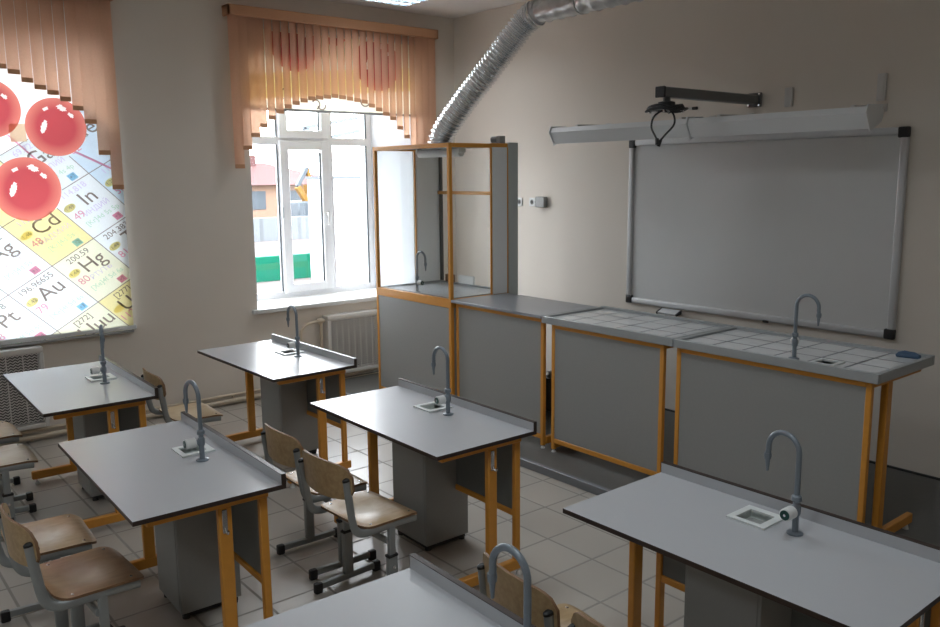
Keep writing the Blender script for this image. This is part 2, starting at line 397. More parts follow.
# ------------------------------------------------------------------ vertical blinds
ARCH = [(-2.506, 1.931), (-2.416, 2.147), (-2.338, 2.289), (-2.249, 2.393), (-2.159, 2.481), (-2.079, 2.543), (-1.989, 2.599), (-1.919, 2.636), (-1.828, 2.666), (-1.736, 2.693), (-1.475, 2.731), (-1.162, 2.697), (-.995, 2.629), (-.823, 2.546), (-.755, 2.466), (-.673, 2.381), (-.59, 2.266), (-.507, 2.118), (-.412, 1.867), (-.2, 1.85)]
ARCH1 = [(-5.75, 1.9), (-5.6, 1.93), (-5.5, 2.3), (-5.3, 2.55), (-5.0, 2.72), (-4.6, 2.83), (-4.192, 2.80), (-4.106, 2.747), (-4.018, 2.689), (-3.934, 2.65), (-3.847, 2.619), (-3.754, 2.557), (-3.674, 2.486), (-3.616, 2.398), (-3.572, 2.293), (-3.546, 2.156), (-3.51, 1.931), (-3.3, 1.922)]
def interp(tab, y):
    for (a, p), (b, q) in zip(tab, tab[1:]):
        if a <= y <= b: return p + (q - p) * (y - a) / (b - a)
    return tab[0][1] if y < tab[0][0] else tab[-1][1]
def vertical_blind(label, y0, y1, tab, n):
    root = thing('vertical_blind', label, 'blind', (0, (y0 + y1) / 2, 3.36), 0)
    L = lambda x, y, z: (x, y - (y0 + y1) / 2, z - 3.36)
    pm = MB(); pm.box(L(.10, y0, 3.355), L(.128, y1, 3.442), 'pelmet', .004)
    pm.box(L(.002, y0, 3.355), L(.128, y0 + .02, 3.442), 'pelmet', .004); pm.box(L(.002, y1 - .02, 3.355), L(.128, y1, 3.442), 'pelmet', .004)
    pm.box(L(.002, y0, 3.42), L(.11, y1, 3.44), 'pelmet'); pm.build('pelmet', root)
    rl = MB(); rl.box(L(.075, y0 + .03, 3.375), L(.10, y1 - .03, 3.40), 'white_plastic'); rl.build('track', root)
    for i in range(n):
        y = y0 + .055 + (y1 - y0 - .11) * i / (n - 1)
        zb = interp(tab, y); ang = R(75 + random.uniform(-3, 3)) if 2 < i < n - 3 else R(92)
        s = MB(); hw = .044; dx, dy = math.cos(ang) * hw, math.sin(ang) * hw
        cx = .080; nx, ny = math.sin(ang) * .0004, -math.cos(ang) * .0004
        nst = 5; vs = []; fs = []
        for zz in (3.385, zb):
            for k in range(nst):
                t = -1 + 2 * k / (nst - 1); c = .006 * (1 - t * t)
                vs.append(L(cx - dx * t + c, y + dy * t, zz))
        for k in range(nst - 1): fs.append((k, k + 1, nst + k + 1, nst + k))
        s.add(vs, fs, 'slat'); 
        so = s.build('slat', root, 60)
        wp = MB(); d = Vector((-dx, dy, 0)) * .94
        c0 = Vector(L(cx + .004, y, zb))
        T = Matrix.Translation(c0) @ Matrix.Rotation(math.atan2(d.y, d.x), 4, 'Z')
        wp.box((-hw * .97, -.0028, -.001), (hw * .97, .0028, .034), 'pelmet', .001, T); wp.build('weight', so)
    return root
vertical_blind('peach vertical blind with arched lower edge over the open daylight window by the corner', -2.495, -.295, ARCH, 27)
vertical_blind('peach vertical blind with arched edge hanging before the periodic table print', -5.70, -3.415, ARCH1, 27)

# ------------------------------------------------------------------ printed roller blinds
def text_mesh(s):
    c = bpy.data.curves.new('t', 'FONT'); c.body = s; c.align_x = 'CENTER'; c.align_y = 'CENTER'; c.size = 1.0; c.resolution_u = 3
    o = bpy.data.objects.new('t', c); COL.objects.link(o)
    bpy.context.view_layer.update()
    me = bpy.data.meshes.new_from_object(o.evaluated_get(bpy.context.evaluated_depsgraph_get()))
    vs = [tuple(v.co) for v in me.vertices]; fs = [tuple(p.vertices) for p in me.polygons]
    bpy.data.objects.remove(o); bpy.data.curves.remove(c); bpy.data.meshes.remove(me)
    return vs, fs
def clip_poly(poly, y0, y1, z0, z1):
    for ax, lim, sgn in ((0, y0, 1), (0, y1, -1), (1, z0, 1), (1, z1, -1)):
        out = []
        for i in range(len(poly)):
            p, q = poly[i], poly[(i + 1) % len(poly)]
            dp, dq = sgn * (p[ax] - lim), sgn * (q[ax] - lim)
            if dp >= 0: out.append(p)
            if dp * dq < 0:
                t = dp / (dp - dq); out.append(tuple(p[k] + (q[k] - p[k]) * t for k in range(2)))
        poly = out
        if len(poly) < 3: return []
    return poly
class Print:
    """flat printed picture in the plane of the blind (coordinates y, z), clipped to the cloth"""
    def __init__(s, y0, y1, z0, z1, holes=()): s.mb = MB(); s.b = (y0, y1, z0, z1); s.rad = []; s.holes = holes
    def covered(s, pts):
        cx, cy = sum(p[0] for p in pts) / len(pts), sum(p[1] for p in pts) / len(pts)
        return any(math.hypot(cx - c[0], cy - c[1]) < r * .985 for c, r in s.holes)
    def poly(s, pts, mat, lay):
        c = clip_poly(pts, *s.b)
        if c and s.covered(c): return
        if c: s.mb.add([(lay * .0004, p[0], p[1]) for p in c], [tuple(range(len(c)))], mat)
    def mesh(s, vs, fs, f, mat, lay):
        for fc in fs: s.poly([f(*vs[i][:2]) for i in fc], mat, lay)
    def disc(s, c, r, mat, lay, a=1.0, rot=0, n=40):
        pts = [(math.cos(2 * PI * k / n) * r, math.sin(2 * PI * k / n) * r * a) for k in range(n)]
        s.poly([(c[0] + x * math.cos(rot) - y * math.sin(rot), c[1] + x * math.sin(rot) + y * math.cos(rot)) for x, y in pts], mat, lay)
    def ball(s, c, r, lay):
        rings = 30; n = 96
        SH = ((.22, .66, .17, .09, -.45), (.50, .42, .11, .065, -.7), (-.40, .0, .24, .085, 1.25), (-.30, .62, .10, .06, .5))
        for j in range(rings):
            for k in range(n):
                def P(j, k): return (c[0] + math.cos(2 * PI * k / n) * r * j / rings, c[1] + math.sin(2 * PI * k / n) * r * j / rings)
                q = [P(j, k), P(j + 1, k), P(j + 1, k + 1), P(j, k + 1)]
                if j == 0: q = q[1:] if False else [P(0, 0), P(1, k), P(1, k + 1)]
                if any(not (s.b[0] <= y <= s.b[1] and s.b[2] <= z <= s.b[3]) for y, z in q):
                    cc = clip_poly(q, *s.b)
                    if not cc: continue
                    q = cc
                mx_, mz_ = (sum(p[0] for p in q) / len(q) - c[0]) / r, (sum(p[1] for p in q) / len(q) - c[1]) / r
                lit = False
                for hx, hz, ea, eb, ro in SH:
                    u, v = mx_ - hx, mz_ - hz; u, v = u * math.cos(ro) + v * math.sin(ro), -u * math.sin(ro) + v * math.cos(ro)
                    lit |= (u / ea) ** 2 + (v / eb) ** 2 < 1
                s.mb.add([(lay * .0004, y, z) for y, z in q], [tuple(range(len(q)))], 'ink_shine' if lit else 'atom')
        s.rad.append((c, r))
    def build(s, name, parent, loc):
        o = s.mb.build(name, parent, 0, loc)
        at = o.data.attributes.new('rad', 'FLOAT', 'POINT')
        vals = []
        for v in o.data.vertices:
            d = 2
            for c, r in s.rad:
                q = math.hypot(v.co.y - c[0], v.co.z - c[1]) / r
                if q < 1.01: d = min(d, q)
            vals.append(min(d, 1))
        at.data.foreach_set('value', vals)
        return o
def streak(pr, a, b, w, mat, lay):
    a, b = Vector(a), Vector(b); d = (b - a).normalized(); n = Vector((-d.y, d.x)) * w / 2
    pr.poly([tuple(a + n), tuple(a - n), tuple(b - n), tuple(b + n)], mat, lay)

def roller_blind(label, y0, y1, ztop, zbot, kind):
    X = .05
    root = thing('roller_blind', label, 'blind', (X, (y0 + y1) / 2, ztop))
    oy, oz = (y0 + y1) / 2, ztop
    sh = MB(); sh.add([(-.0006, y0 - oy, zbot - oz), (-.0006, y1 - oy, zbot - oz), (-.0006, y1 - oy, 0), (-.0006, y0 - oy, 0)], [(0, 1, 2, 3)], 'blind' if kind == 1 else 'blind_cream')
    sh.build('fabric', root, 0)
    MB().box((-.009, y0 - oy, zbot - .022 - oz), (.009, y1 - oy, zbot - oz), 'hem', .004).build('hem_bar', root)
    MB().cyl((-.012, y0 - oy, .0), (-.012, y1 - oy, .0), .022, 'white_plastic').build('roller', root)
    BALLS = (((-4.118, 1.94), .235), ((-3.88, 2.40), .215), ((-4.32, 2.52), .21), ((-4.75, 2.2), .24)) if kind == 1 else (((-1.86, 3.17), .23), ((-.98, 3.07), .25), ((-1.45, 3.36), .16))
    pr = Print(y0, y1, zbot + .001, ztop - .03, BALLS)
    if kind == 1:
        O = Vector((-3.997, 1.355)); U = Vector((.317, .194)); V = Vector((.312, -.311))
        NM = {'Au': ('ЗОЛОТО', '[Xe]4f 5d 6s', '1.42', '+3'), 'Hg': ('РТУТЬ', '[Xe]4f 5d 6s', '1.44', '+2'), 'Cd': ('КАДМИЙ', '[Kr]4d 5s', '1.46', '+2'), 'In': ('ИНДИЙ', '[Kr]4d 5s 5p', '1.49', '+3'), 'Ag': ('СЕРЕБРО', '[Kr]4d 5s', '1.42', '+1'), 'Pt': ('ПЛАТИНА', '[Xe]4f 5d 6s', '1.44', '+4'), 'Tl': ('ТАЛЛИЙ', '[Xe]4f 5d 6s', '1.44', '+1'), 'Sn': ('ОЛОВО', '[Kr]4d 5s 5p', '1.72', '+4'), 'Ga': ('ГАЛЛИЙ', '[Ar]3d 4s 4p', '1.82', '+3')}
        cells = {(-1, 0): ('196.96655', 'Au', '79', 'blind'), (0, 0): ('200.59', 'Hg', '80', 'blind_cream'), (0, -1): ('112.411', 'Cd', '48', 'blind_yellow'),
                 (1, -1): ('114.818', 'In', '49', 'blind'), (-1, -1): ('107.8682', 'Ag', '47', 'blind'), (-2, 0): ('195.078', 'Pt', '78', 'blind'),
                 (1, 0): ('204.3833', 'Tl', '81', 'blind'), (-1, 1): ('[272]', 'Uuu', '111', 'blind_cream'), (0, 1): ('[277]', 'Uub', '112', 'blind_yellow'),
                 (2, -1): ('118.710', 'Sn', '50', 'blind_blue'), (1, -2): ('69.723', 'Ga', '31', 'blind'), (-3, 0): ('192.217', 'Ir', '77', 'blind'), (-2, 1): ('[269]', 'Uun', '110', 'blind_cream'),
                 (0, -2): ('65.39', 'Zn', '30', 'blind_yellow'), (-2, -1): ('106.42', 'Pd', '46', 'blind'), (-1, -2): ('63.546', 'Cu', '29', 'blind'), (2, -2): ('72.61', 'Ge', '32', 'blind_blue')}
        uh, vh = U.normalized(), V.normalized()
        for (i, j), (num, sym, an, bg) in cells.items():
            o = O + U * i + V * j
            P = lambda s, t, o=o: tuple(o + U * s + V * t)
            n = 14
            for p in range(n):
                for q in range(n): pr.poly([P(p / n, q / n), P((p + 1) / n, q / n), P((p + 1) / n, (q + 1) / n), P(p / n, (q + 1) / n)], bg, 1)
                streak(pr, P(p / n, 0), P((p + 1) / n, 0), .006, 'ink_line', 2); streak(pr, P(0, p / n), P(0, (p + 1) / n), .006, 'ink_line', 2)
            def put(txt, s, t, h, mat, o=o):
                vs, fs = text_mesh(txt); c = o + U * s + V * t
                pr.mesh(vs, fs, lambda x, y: tuple(c + uh * x * h - vh * y * h), mat, 3)
            put(num, .50, .11, .068, 'ink_dark' if j >= 0 or i < 0 else 'ink_vio')
            put(sym, .60, .34, .165, 'ink_dark'); put(an, .19, .53, .085, 'ink_mag')
            pr.disc(P(.17, .33), .048, 'ink_yel', 3, .6, math.atan2(U.y, U.x)); nm = NM.get(sym, ('', '', '', '')); put(nm[2] or ' ', .17, .33, .042, 'ink_line')
            put(nm[0] or ' ', .56, .57, .058, 'ink_vio'); put(nm[1] or ' ', .52, .74, .056, 'ink_grn')
            c = P(.72, .90)
            pr.poly([tuple(Vector(c) + uh * a * .03 - vh * b * .028) for a, b in ((-1, -1), (1, -1), (1, 1), (-1, 1))], 'ink_blu' if (i + j) % 2 else 'ink_mag', 3)
            put(nm[3] or ' ', .72, .90, .04, 'ink_line')
        def rod(a, b, w, mat, lay, n=30):
            a, b = Vector(a), Vector(b)
            for k in range(n): streak(pr, a + (b - a) * k / n, a + (b - a) * (k + 1) / n, w, mat, lay)
        rod((-3.42, 2.05), (-4.05, 2.36), .016, 'ink_mag', 3); rod((-3.98, 2.10), (-4.3, 2.42), .012, 'ink_mag', 3)
        rod((-4.55, 2.33), (-4.0, 2.36), .13, 'ink_skin', 4)
        for c, r in BALLS: pr.ball(c, r, 5)
    else:
        streak(pr, (-2.4, 2.78), (-.6, 2.95), .22, 'blind_yellow', 1)
        for c, r in BALLS: pr.ball(c, r, 3)
        def curl(c, r, a0, a1):
            q = [(c[0] + r * math.cos(a0 + (a1 - a0) * k / 14), c[1] + r * math.sin(a0 + (a1 - a0) * k / 14)) for k in range(15)]
            for u, v in zip(q, q[1:]): streak(pr, u, v, .014, 'ink_dark', 3)
        curl((-1.66, 2.665), .04, 2.6, -1.4); curl((-1.60, 2.66), .04, 3.3, 6.4); curl((-1.13, 2.72), .05, 2.9, 6.6); curl((-1.96, 2.74), .05, .4, 4.2)
    o = pr.build('printed_picture', root, (.0012, -oy, -oz))
    return root
roller_blind('roller blind with printed periodic table and red balls, lit from behind', -5.40, -3.425, 3.30, .79, 1)
roller_blind('printed roller blind drawn up behind the arched slats by the corner', -2.36, -.42, 3.30, 2.615, 2)

# ------------------------------------------------------------------ faucets and desks
def faucet_part(parent, loc, rz, valve_rz=0.0, curl=1.0):
    root = bpy.data.objects.new('faucet', None); COL.objects.link(root); root.parent = parent; root.location = loc
    b = MB(); b.tube([(0, 0, 0), (0, 0, .006), (0, 0, .010)], [.028, .028, .018], 'faucet', 20); b.cyl((0, 0, .008), (0, 0, .14), .0115, 'faucet')
    b.tube([(0, 0, .066), (0, 0, .074), (0, 0, .102), (0, 0, .108)], [.012, .016, .016, .012], 'faucet', 16)
    b.tube([(0, 0, .118), (0, 0, .123), (0, 0, .138), (0, 0, .143)], [.012, .0175, .0175, .012], 'faucet', 16); b.build('column', root)
    s = MB(); rr = .062
    path = [(0, 0, .135), (0, 0, .20), (0, 0, .275)] + arc((-rr, 0, .288), rr, 0, PI * 1.06, 16, (1, 0, 0), (0, 0, 1)) + [(-2 * rr - .002, 0, .258)]
    s.tube(path, .0098, 'faucet', 14, up=(0, 1, 0))
    sp = s.build('spout', root); sp.rotation_euler = (0, 0, rz)
    n = MB(); e = (-2 * rr - .002, 0)
    n.tube([(e[0], 0, .262), (e[0], 0, .252), (e[0], 0, .240), (e[0], 0, .239), (e[0] + .001, 0, .195)], [.0125, .0135, .012, .009, .0045], 'faucet', 14, up=(0, 1, 0))
    no = n.build('nozzle', sp)
    V = .088; v = MB(); v.cyl((0, 0, V), (0, -.030, V), .011, 'faucet')
    v.tube([(0, -.026, V), (0, -.029, V), (0, -.070, V), (0, -.074, V)], [.018, .0225, .0225, .019], 'white_plastic', 20)
    vo = v.build('valve_handle', root); vo.rotation_euler = (0, 0, valve_rz)
    c = MB(); c.cyl((0, -.0735, V), (0, -.0765, V), .0175, 'green', 20); c.cyl((0, -.076, V), (0, -.0775, V), .005, 'steel', 10)
    c.build('cap', vo)
    return root

H, DL, DW = .76, 1.2, .595
def make_desk():
    d = thing('laboratory_desk', 'tmp', 'desk', (0, 0, 0), 0, 'grey laboratory desks with sinks')
    t = MB(); t.slab_hole(0, DL, 0, DW + .02, H - .019, H, .478, .578, .415, .515, 'laminate', 'lam_edge', 'basin'); t.build('tabletop', d, 30)
    b = MB(); b.box((0, DW, H), (DL, DW + .02, H + .045), 'laminate'); b.box((-.0006, DW - .0002, H + .0425), (DL + .0006, DW + .0205, H + .0455), 'lam_edge')
    b.box((DL - .001, DW - .0002, H - .002), (DL + .0006, DW + .0205, H + .045), 'lam_edge'); b.box((-.0006, DW - .0002, H - .002), (.001, DW + .0205, H + .045), 'lam_edge')
    b.build('backsplash', d, 30)
    s = MB(); s.slab_hole(.452, .606, .392, .545, H, H + .008, .478, .578, .415, .515, 'sink', 'sink'); so = s.build('sink', d, 30)
    k = MB(); z0 = H - .05
    k.box((.472, .409, z0 - .006), (.584, .521, z0), 'basin')
    for q in ((.472, .409, .478, .521), (.578, .409, .584, .521), (.472, .409, .584, .415), (.472, .515, .584, .521)): k.box((q[0], q[1], z0), (q[2], q[3], H - .001), 'basin')
    k.cyl((.528, .465, z0), (.528, .465, z0 + .003), .018, 'steel'); k.build('basin', so, 30)
    for x in (.06, DL - .06):
        MB().box((x - .016, .34, .085), (x + .016, .395, H - .052), 'orange', .004).build('leg', d)
        MB().box((x - .014, .515, .085), (x + .014, .55, H - .052), 'orange', .004).build('leg', d)
        MB().box((x - .018, .10, .035), (x + .018, .575, .088), 'orange', .005).build('foot_bar', d)
        for y in (.13, .55): MB().tube([(x, y, 0), (x, y, .008), (x, y, .02), (x, y, .036)], [.017, .017, .008, .008], 'white_plastic', 14).build('glide', d)
        MB().box((x - .016, .06, H - .055), (x + .016, .555, H - .022), 'orange', .003).build('side_rail', d)
        sx = 1 if x > .6 else -1
        h = MB(); h.box((x + sx * .016, .352, .60), (x + sx * .022, .374, .70), 'steel', .002)
        h.tube(smooth_path([(x + sx * .02, .363, .625), (x + sx * .035, .363, .605), (x + sx * .045, .363, .606), (x + sx * .052, .363, .62)], 5), .0045, 'steel', 8)
        h.build('bag_hook', d)
    MB().box((.074, .52, H - .05), (DL - .074, .548, H - .022), 'orange', .003).build('top_rail', d)
    for a, b_ in ((.074, .325), (.655, DL - .074)):
        MB().box((a, .527, .345), (b_, .543, H - .05), 'panel_dark', .001).build('modesty_panel', d)
        MB().box((a, .518, .315), (b_, .550, .345), 'orange', .003).build('panel_rail', d)
    c = MB(); c.box((.33, .325, .035), (.65, .612, H - .024), 'panel', .003); c.box((.345, .34, .012), (.635, .60, .035), 'plinth'); 
    for cx, cy in ((.36, .355), (.62, .355), (.36, .585), (.62, .585)): c.cyl((cx, cy, 0), (cx, cy, .02), .018, 'plinth', 12)
    co = c.build('cabinet', d, 30)
    MB().box((.342, .3215, .06), (.638, .326, H - .05), 'panel', .002).build('door', co)
    faucet_part(d, (.69, .452, H), 0)
    return d
DESKS = [(.978, -4.558, -1.32, 'grey sink desk at the far left, under the printed periodic table blind', -.3),
         (1.091, -3.305, .72, 'grey sink desk in front of the daylight window and radiator', 0),
         (2.769, -4.653, -1.48, 'grey sink desk in the left foreground with two worn chairs before it', .12),
         (2.929, -3.383, -.67, 'grey sink desk in the middle of the room with pale plywood chairs at it', 0),
         (4.919, -4.709, -1.20, 'grey sink desk cut off by the bottom edge, mostly its bare top showing', .05),
         (4.909, -3.388, .19, 'grey sink desk at the right front with a white square sink', -.1)]
proto = make_desk()
for i, (x, y, a, lab, frz) in enumerate(DESKS):
    o = proto if i == 0 else copy_tree(proto)
    o.location = (x, y, 0); o.rotation_euler = (0, 0, R(a)); o['label'] = lab
    for ch in o.children:
        if ch.name.startswith('faucet'):
            if i == 4: ch.location.x += .035
            for g in ch.children:
                if g.name.startswith('spout'): g.rotation_euler = (0, 0, frz)

# ------------------------------------------------------------------ chairs
def curved_panel(mb, prof, xs, rim, thick, mat, edge):
    pass
def make_chair(seatmat):
    c = thing('school_chair', 'tmp', 'chair', (0, 0, 0), 0, 'plywood school chairs')
    # seat: dished plywood with rolled front and raised back
    nx, ny = 18, 18; W2, ya, yb = .20, -.175, .165
    def zf(x, y):
        u = x / W2; t = (y - ya) / (yb - ya)
        z = .445 - .014 * math.exp(-((x / .13) ** 2 + ((t - .42) / .30) ** 2) * 1.4)
        if t < .16: z += .012 * ((.16 - t) / .16) ** 2
        if t > .80: z -= .022 * ((t - .80) / .20) ** 2
        return z
    vs, fs, es = [], [], []
    def outl(t):   # half width along the depth, rounded corners
        y = t; r = .06; d0 = (y - ya); d1 = (yb - y)
        k = 1.0
        w_ = W2
        for d in (d0, d1):
            if d < r: w_ = min(w_, W2 - r + math.sqrt(max(0, r * r - (r - d) ** 2)))
        return w_ - .008 * (1 - (y - ya) / (yb - ya))
    for j in range(ny + 1):
        tt = .5 - .5 * math.cos(PI * j / ny); y = ya + (yb - ya) * tt
        w_ = outl(y)
        for i in range(nx + 1):
            x = -w_ + 2 * w_ * i / nx; vs.append((x, y, zf(x, y)))
    n = (nx + 1) * (ny + 1)
    vs += [(x, y, z - .011) for x, y, z in vs]
    top = [(j * (nx + 1) + i, j * (nx + 1) + i + 1, (j + 1) * (nx + 1) + i + 1, (j + 1) * (nx + 1) + i) for j in range(ny) for i in range(nx)]
    fs = top + [tuple(n + q for q in reversed(f)) for f in top]
    ring = [i for i in range(nx + 1)] + [j * (nx + 1) + nx for j in range(1, ny + 1)] + [ny * (nx + 1) + i for i in range(nx - 1, -1, -1)] + [j * (nx + 1) for j in range(ny - 1, 0, -1)]
    es = [(ring[i], ring[(i + 1) % len(ring)], n + ring[(i + 1) % len(ring)], n + ring[i]) for i in range(len(ring))]
    s = MB(); s.add(vs, fs, seatmat); s.add(vs, es, 'ply_edge'); so = s.build('seat', c, 50)
    for x in (-.165, .165):
        for y in (-.11, .11):
            z = zf(x, y); MB().tube([(x, y, z - .001), (x, y, z + .0015), (x, y, z + .002)], [.007, .006, .003], 'steel', 10).build('rivet', so)
    # backrest: bent plywood, hollow towards the sitter
    nb, nh = 20, 8; bw = .205
    vs = []
    for j in range(nh + 1):
        v = j / nh
        for i in range(nb + 1):
            u = -1 + 2 * i / nb
            hh = .088 * (1 - .16 * u * u)
            x = u * bw; 
            z = .672 + (v * 2 - 1) * hh + .006 * (1 - u * u)
            if abs(u) > .70:
                k = (abs(u) - .70) / .30; z = .672 + (z - .672) * (.42 + .58 * math.sqrt(max(0, 1 - k * k)))
            y = -.218 - .050 * (1 - u * u) - .07 * (z - .672)
            vs.append((x, y, z))
    n = len(vs); vs += [(x, y - .011, z) for x, y, z in vs]
    top = [(j * (nb + 1) + i, j * (nb + 1) + i + 1, (j + 1) * (nb + 1) + i + 1, (j + 1) * (nb + 1) + i) for j in range(nh) for i in range(nb)]
    fs = top + [tuple(n + q for q in reversed(f)) for f in top]
    ring = [i for i in range(nb + 1)] + [j * (nb + 1) + nb for j in range(1, nh + 1)] + [nh * (nb + 1) + i for i in range(nb - 1, -1, -1)] + [j * (nb + 1) for j in range(nh - 1, 0, -1)]
    es = [(ring[i], ring[(i + 1) % len(ring)], n + ring[(i + 1) % len(ring)], n + ring[i]) for i in range(len(ring))]
    b = MB(); b.add(vs, fs, 'back'); b.add(vs, es, 'ply_edge'); bo = b.build('backrest', c, 50)
    for sx in (-1, 1):
        x = sx * .185
        # bent side tube: up behind the backrest, down and forward under the seat
        path = smooth_path([(x, -.246, .690), (x, -.236, .60), (x, -.222, .50), (x, -.205, .448), (x, -.165, .422), (x, -.10, .419), (x, .03, .419), (x, .135, .413)], 6)
        MB().tube(path, .019, 'frame_grey', 14, oval=(1.0, .62), up=(0, 1, .3)).build('side_frame', c)
        MB().tube([(x, -.2465, .688), (x, -.2475, .697), (x, -.248, .702)], [.019, .019, .012], 'black', 14, oval=(1, .66), up=(0, 1, .3)).build('tube_cap', c)
        for zz in (.635, .67): 
            MB().cyl((sx * .183, -.213, zz), (sx * .183, -.236, zz), .006, 'black', 10).build('screw', bo)
        lg = MB(); lg.box((x - .015, -.036, .045), (x + .015, .016, .268), 'frame_grey', .007, None, 2)
        lo = lg.build('leg', c)
        MB().box((x - .011, -.028, .26), (x + .011, .008, .418), 'frame_grey', .005, None, 2).build('inner_tube', lo)
        MB().box((x - .017, -.038, .262), (x + .017, .018, .276), 'black', .003).build('collar', lo)
        MB().cyl((x + sx * .0145, -.01, .215), (x + sx * .020, -.01, .215), .009, 'steel', 10).build('bolt', lo)
        sk_o = MB().box((x - .0125, -.175, .017), (x + .0125, .15, .050), 'frame_grey', .006, None, 2).build('foot_bar', c)
        for y, dy in ((-.175, -.032), (.15, .032)):
            MB().box((x - .0165, y - dy * .3, 0), (x + .0165, y + dy, .054), 'black', .008, None, 2).build('foot_cap', sk_o)
    MB().tube([(-.185, -.03, .345), (.185, -.03, .345)], .0165, 'frame_grey', 12, oval=(1, .7), up=(0, 0, 1)).build('stretcher', c)
    MB().tube([(-.185, .10, .408), (.185, .10, .408)], .012, 'frame_grey', 12).build('seat_brace', c)
    return c
CH = {k: make_chair(k) for k in ('seat', 'seat_dark', 'seat_pale')}
used = set()
def chair(kind, x, y, rz, lab):
    o = CH[kind] if kind not in used else copy_tree(CH[kind])
    used.add(kind); o.location = (x, y, 0); o.rotation_euler = (0, 0, R(rz)); o['label'] = lab
chair('seat', 3.265, -3.49, -1, 'plywood chair at the middle desk, the one nearer the window wall')
chair('seat', 3.765, -3.535, 3, 'plywood chair at the middle desk, the one further from the window wall')
chair('seat_dark', 3.575, -4.755, 2, 'worn brown chair at the left foreground desk, nearest the camera')
chair('seat', 3.085, -4.79, -3, 'worn plywood chair behind the brown one at the left foreground desk')
chair('seat_pale', 1.735, -4.735, -2, 'pale plywood chair before the far left desk, nearer of its pair')
chair('seat_pale', 1.150, -4.70, 0, 'pale plywood chair before the far left desk, next to the radiator')
chair('seat_pale', 1.545, -3.545, -3, 'pale plywood chair between the far left desk and the window desk')
chair('seat', 5.185, -3.62, -7, 'plywood chair at the right front desk, only its backrest top in view')
chair('seat_pale', 5.62, -3.64, 2, 'pale plywood chair at the right front desk, half hidden behind another backrest')

# ------------------------------------------------------------------ demonstration tables on the podium
TZ, TY, TD = 1.035, -1.518, .645
def demo_table(label, xa, xb, pa, pb, tiled, end_leg=False):
    t = thing('demonstration_table', label, 'table', (xa, TY, PZ), 0, 'demonstration tables on the podium')
    L = lambda x, y, z: (x - xa, y - TY, z - PZ)
    yb = TY + TD
    if tiled:
        rm = MB(); r = .03; z0 = TZ - .05
        sink = tiled == 2
        rm.box(L(xa, TY, z0), L(xb, TY + r, TZ), 'rim', .003); rm.box(L(xa, yb - r, z0), L(xb, yb, TZ + .004), 'rim', .003)
        rm.box(L(xa, TY + r, z0), L(xa + r, yb - r, TZ), 'rim', .003); rm.box(L(xb - r, TY + r, z0), L(xb, yb - r, TZ), 'rim', .003)
        rm.build('rim', t)
        tp = MB(); z1 = TZ - .012
        if sink:
            a = L(xa + r, TY + r, z0); b = L(xb - r, yb - r, z1)
            hx0, hy0 = 4.855 - xa, .06
            tp.slab_hole(a[0], b[0], a[1], b[1], a[2], b[2], hx0, hx0 + .085, hy0, hy0 + .09, 'tiletop', 'rim', 'basin')
        else: tp.box(L(xa + r, TY + r, z0), L(xb - r, yb - r, z1), 'tiletop')
        tp.build('tiled_top', t, 0)
        if sink:
            s = MB(); s.slab_hole(hx0 - .022, hx0 + .107, hy0 - .022, hy0 + .112, z1 - PZ, z1 - PZ + .009, hx0, hx0 + .085, hy0, hy0 + .09, 'sink', 'sink'); so = s.build('sink', t, 30)
            k = MB(); zz = z1 - PZ - .055
            k.box((hx0 - .006, hy0 - .006, zz - .006), (hx0 + .091, hy0 + .096, zz), 'basin')
            for q in ((hx0 - .006, hy0 - .006, hx0, hy0 + .096), (hx0 + .085, hy0 - .006, hx0 + .091, hy0 + .096), (hx0, hy0 - .006, hx0 + .085, hy0), (hx0, hy0 + .09, hx0 + .085, hy0 + .096)): k.box((q[0], q[1], zz), (q[2], q[3], z1 - PZ), 'basin')
            k.build('basin', so, 0)
            faucet_part(t, (4.725 - xa, .045 + .035, z1 - PZ), PI, 3.65)
    else:
        MB().box(L(xa, TY, TZ - .022), L(xb, yb - .05, TZ), 'worktop', .003).build('worktop', t)
    zt = TZ - (.05 if tiled else .022)
    y0, y1 = TY + .03, TY + .06
    MB().box(L(pa + .03, y0, zt - .032), L(pb - .03, y1, zt), 'orange', .003).build('top_rail', t)
    MB().box(L(pa + .03, y0, .125), L(pb - .03, y1, .16), 'orange', .003).build('bottom_rail', t)
    MB().box(L(pa + .03, y0 + .004, .16), L(pb - .03, y1 - .008, zt - .032), 'panel', .002).build('front_panel', t)
    for x in (pa, pb - .03):
        MB().box(L(x, y0, PZ + .022), L(x + .03, y1, zt), 'orange', .003).build('leg', t)
        MB().box(L(x - .004 if x > pa else x - .002, -1.315, PZ + .085), L(x + .034, -1.262, zt - .03), 'orange', .004).build('leg', t)
        MB().tube([L(x + .015, y0 + .015, PZ), L(x + .015, y0 + .015, PZ + .006), L(x + .015, y0 + .015, PZ + .012), L(x + .015, y0 + .015, PZ + .024)], [.016, .016, .008, .008], 'white_plastic', 12).build('glide', t)
        MB().box(L(x - .002, TY + .062, PZ + .03), L(x + .032, -.89, PZ + .085), 'orange', .004).build('foot_bar', t)
        MB().tube([L(x + .015, -.93, PZ), L(x + .015, -.93, PZ + .03)], [.016, .009], 'white_plastic', 12).build('glide', t)
        MB().box(L(x - .002, TY + .062, zt - .034), L(x + .032, -.93, zt), 'orange', .003).build('side_rail', t)
    return t
demo_table('plain grey topped table on the podium, right beside the glass hood', 1.838, 2.862, 1.862, 2.858, 0)
demo_table('tile topped table without a tap, middle of the podium row', 2.866, 3.990, 2.938, 3.905, 1)
demo_table('tile topped table with tap and small sink at the podium row end', 3.994, 5.214, 4.0, 5.172, 2)
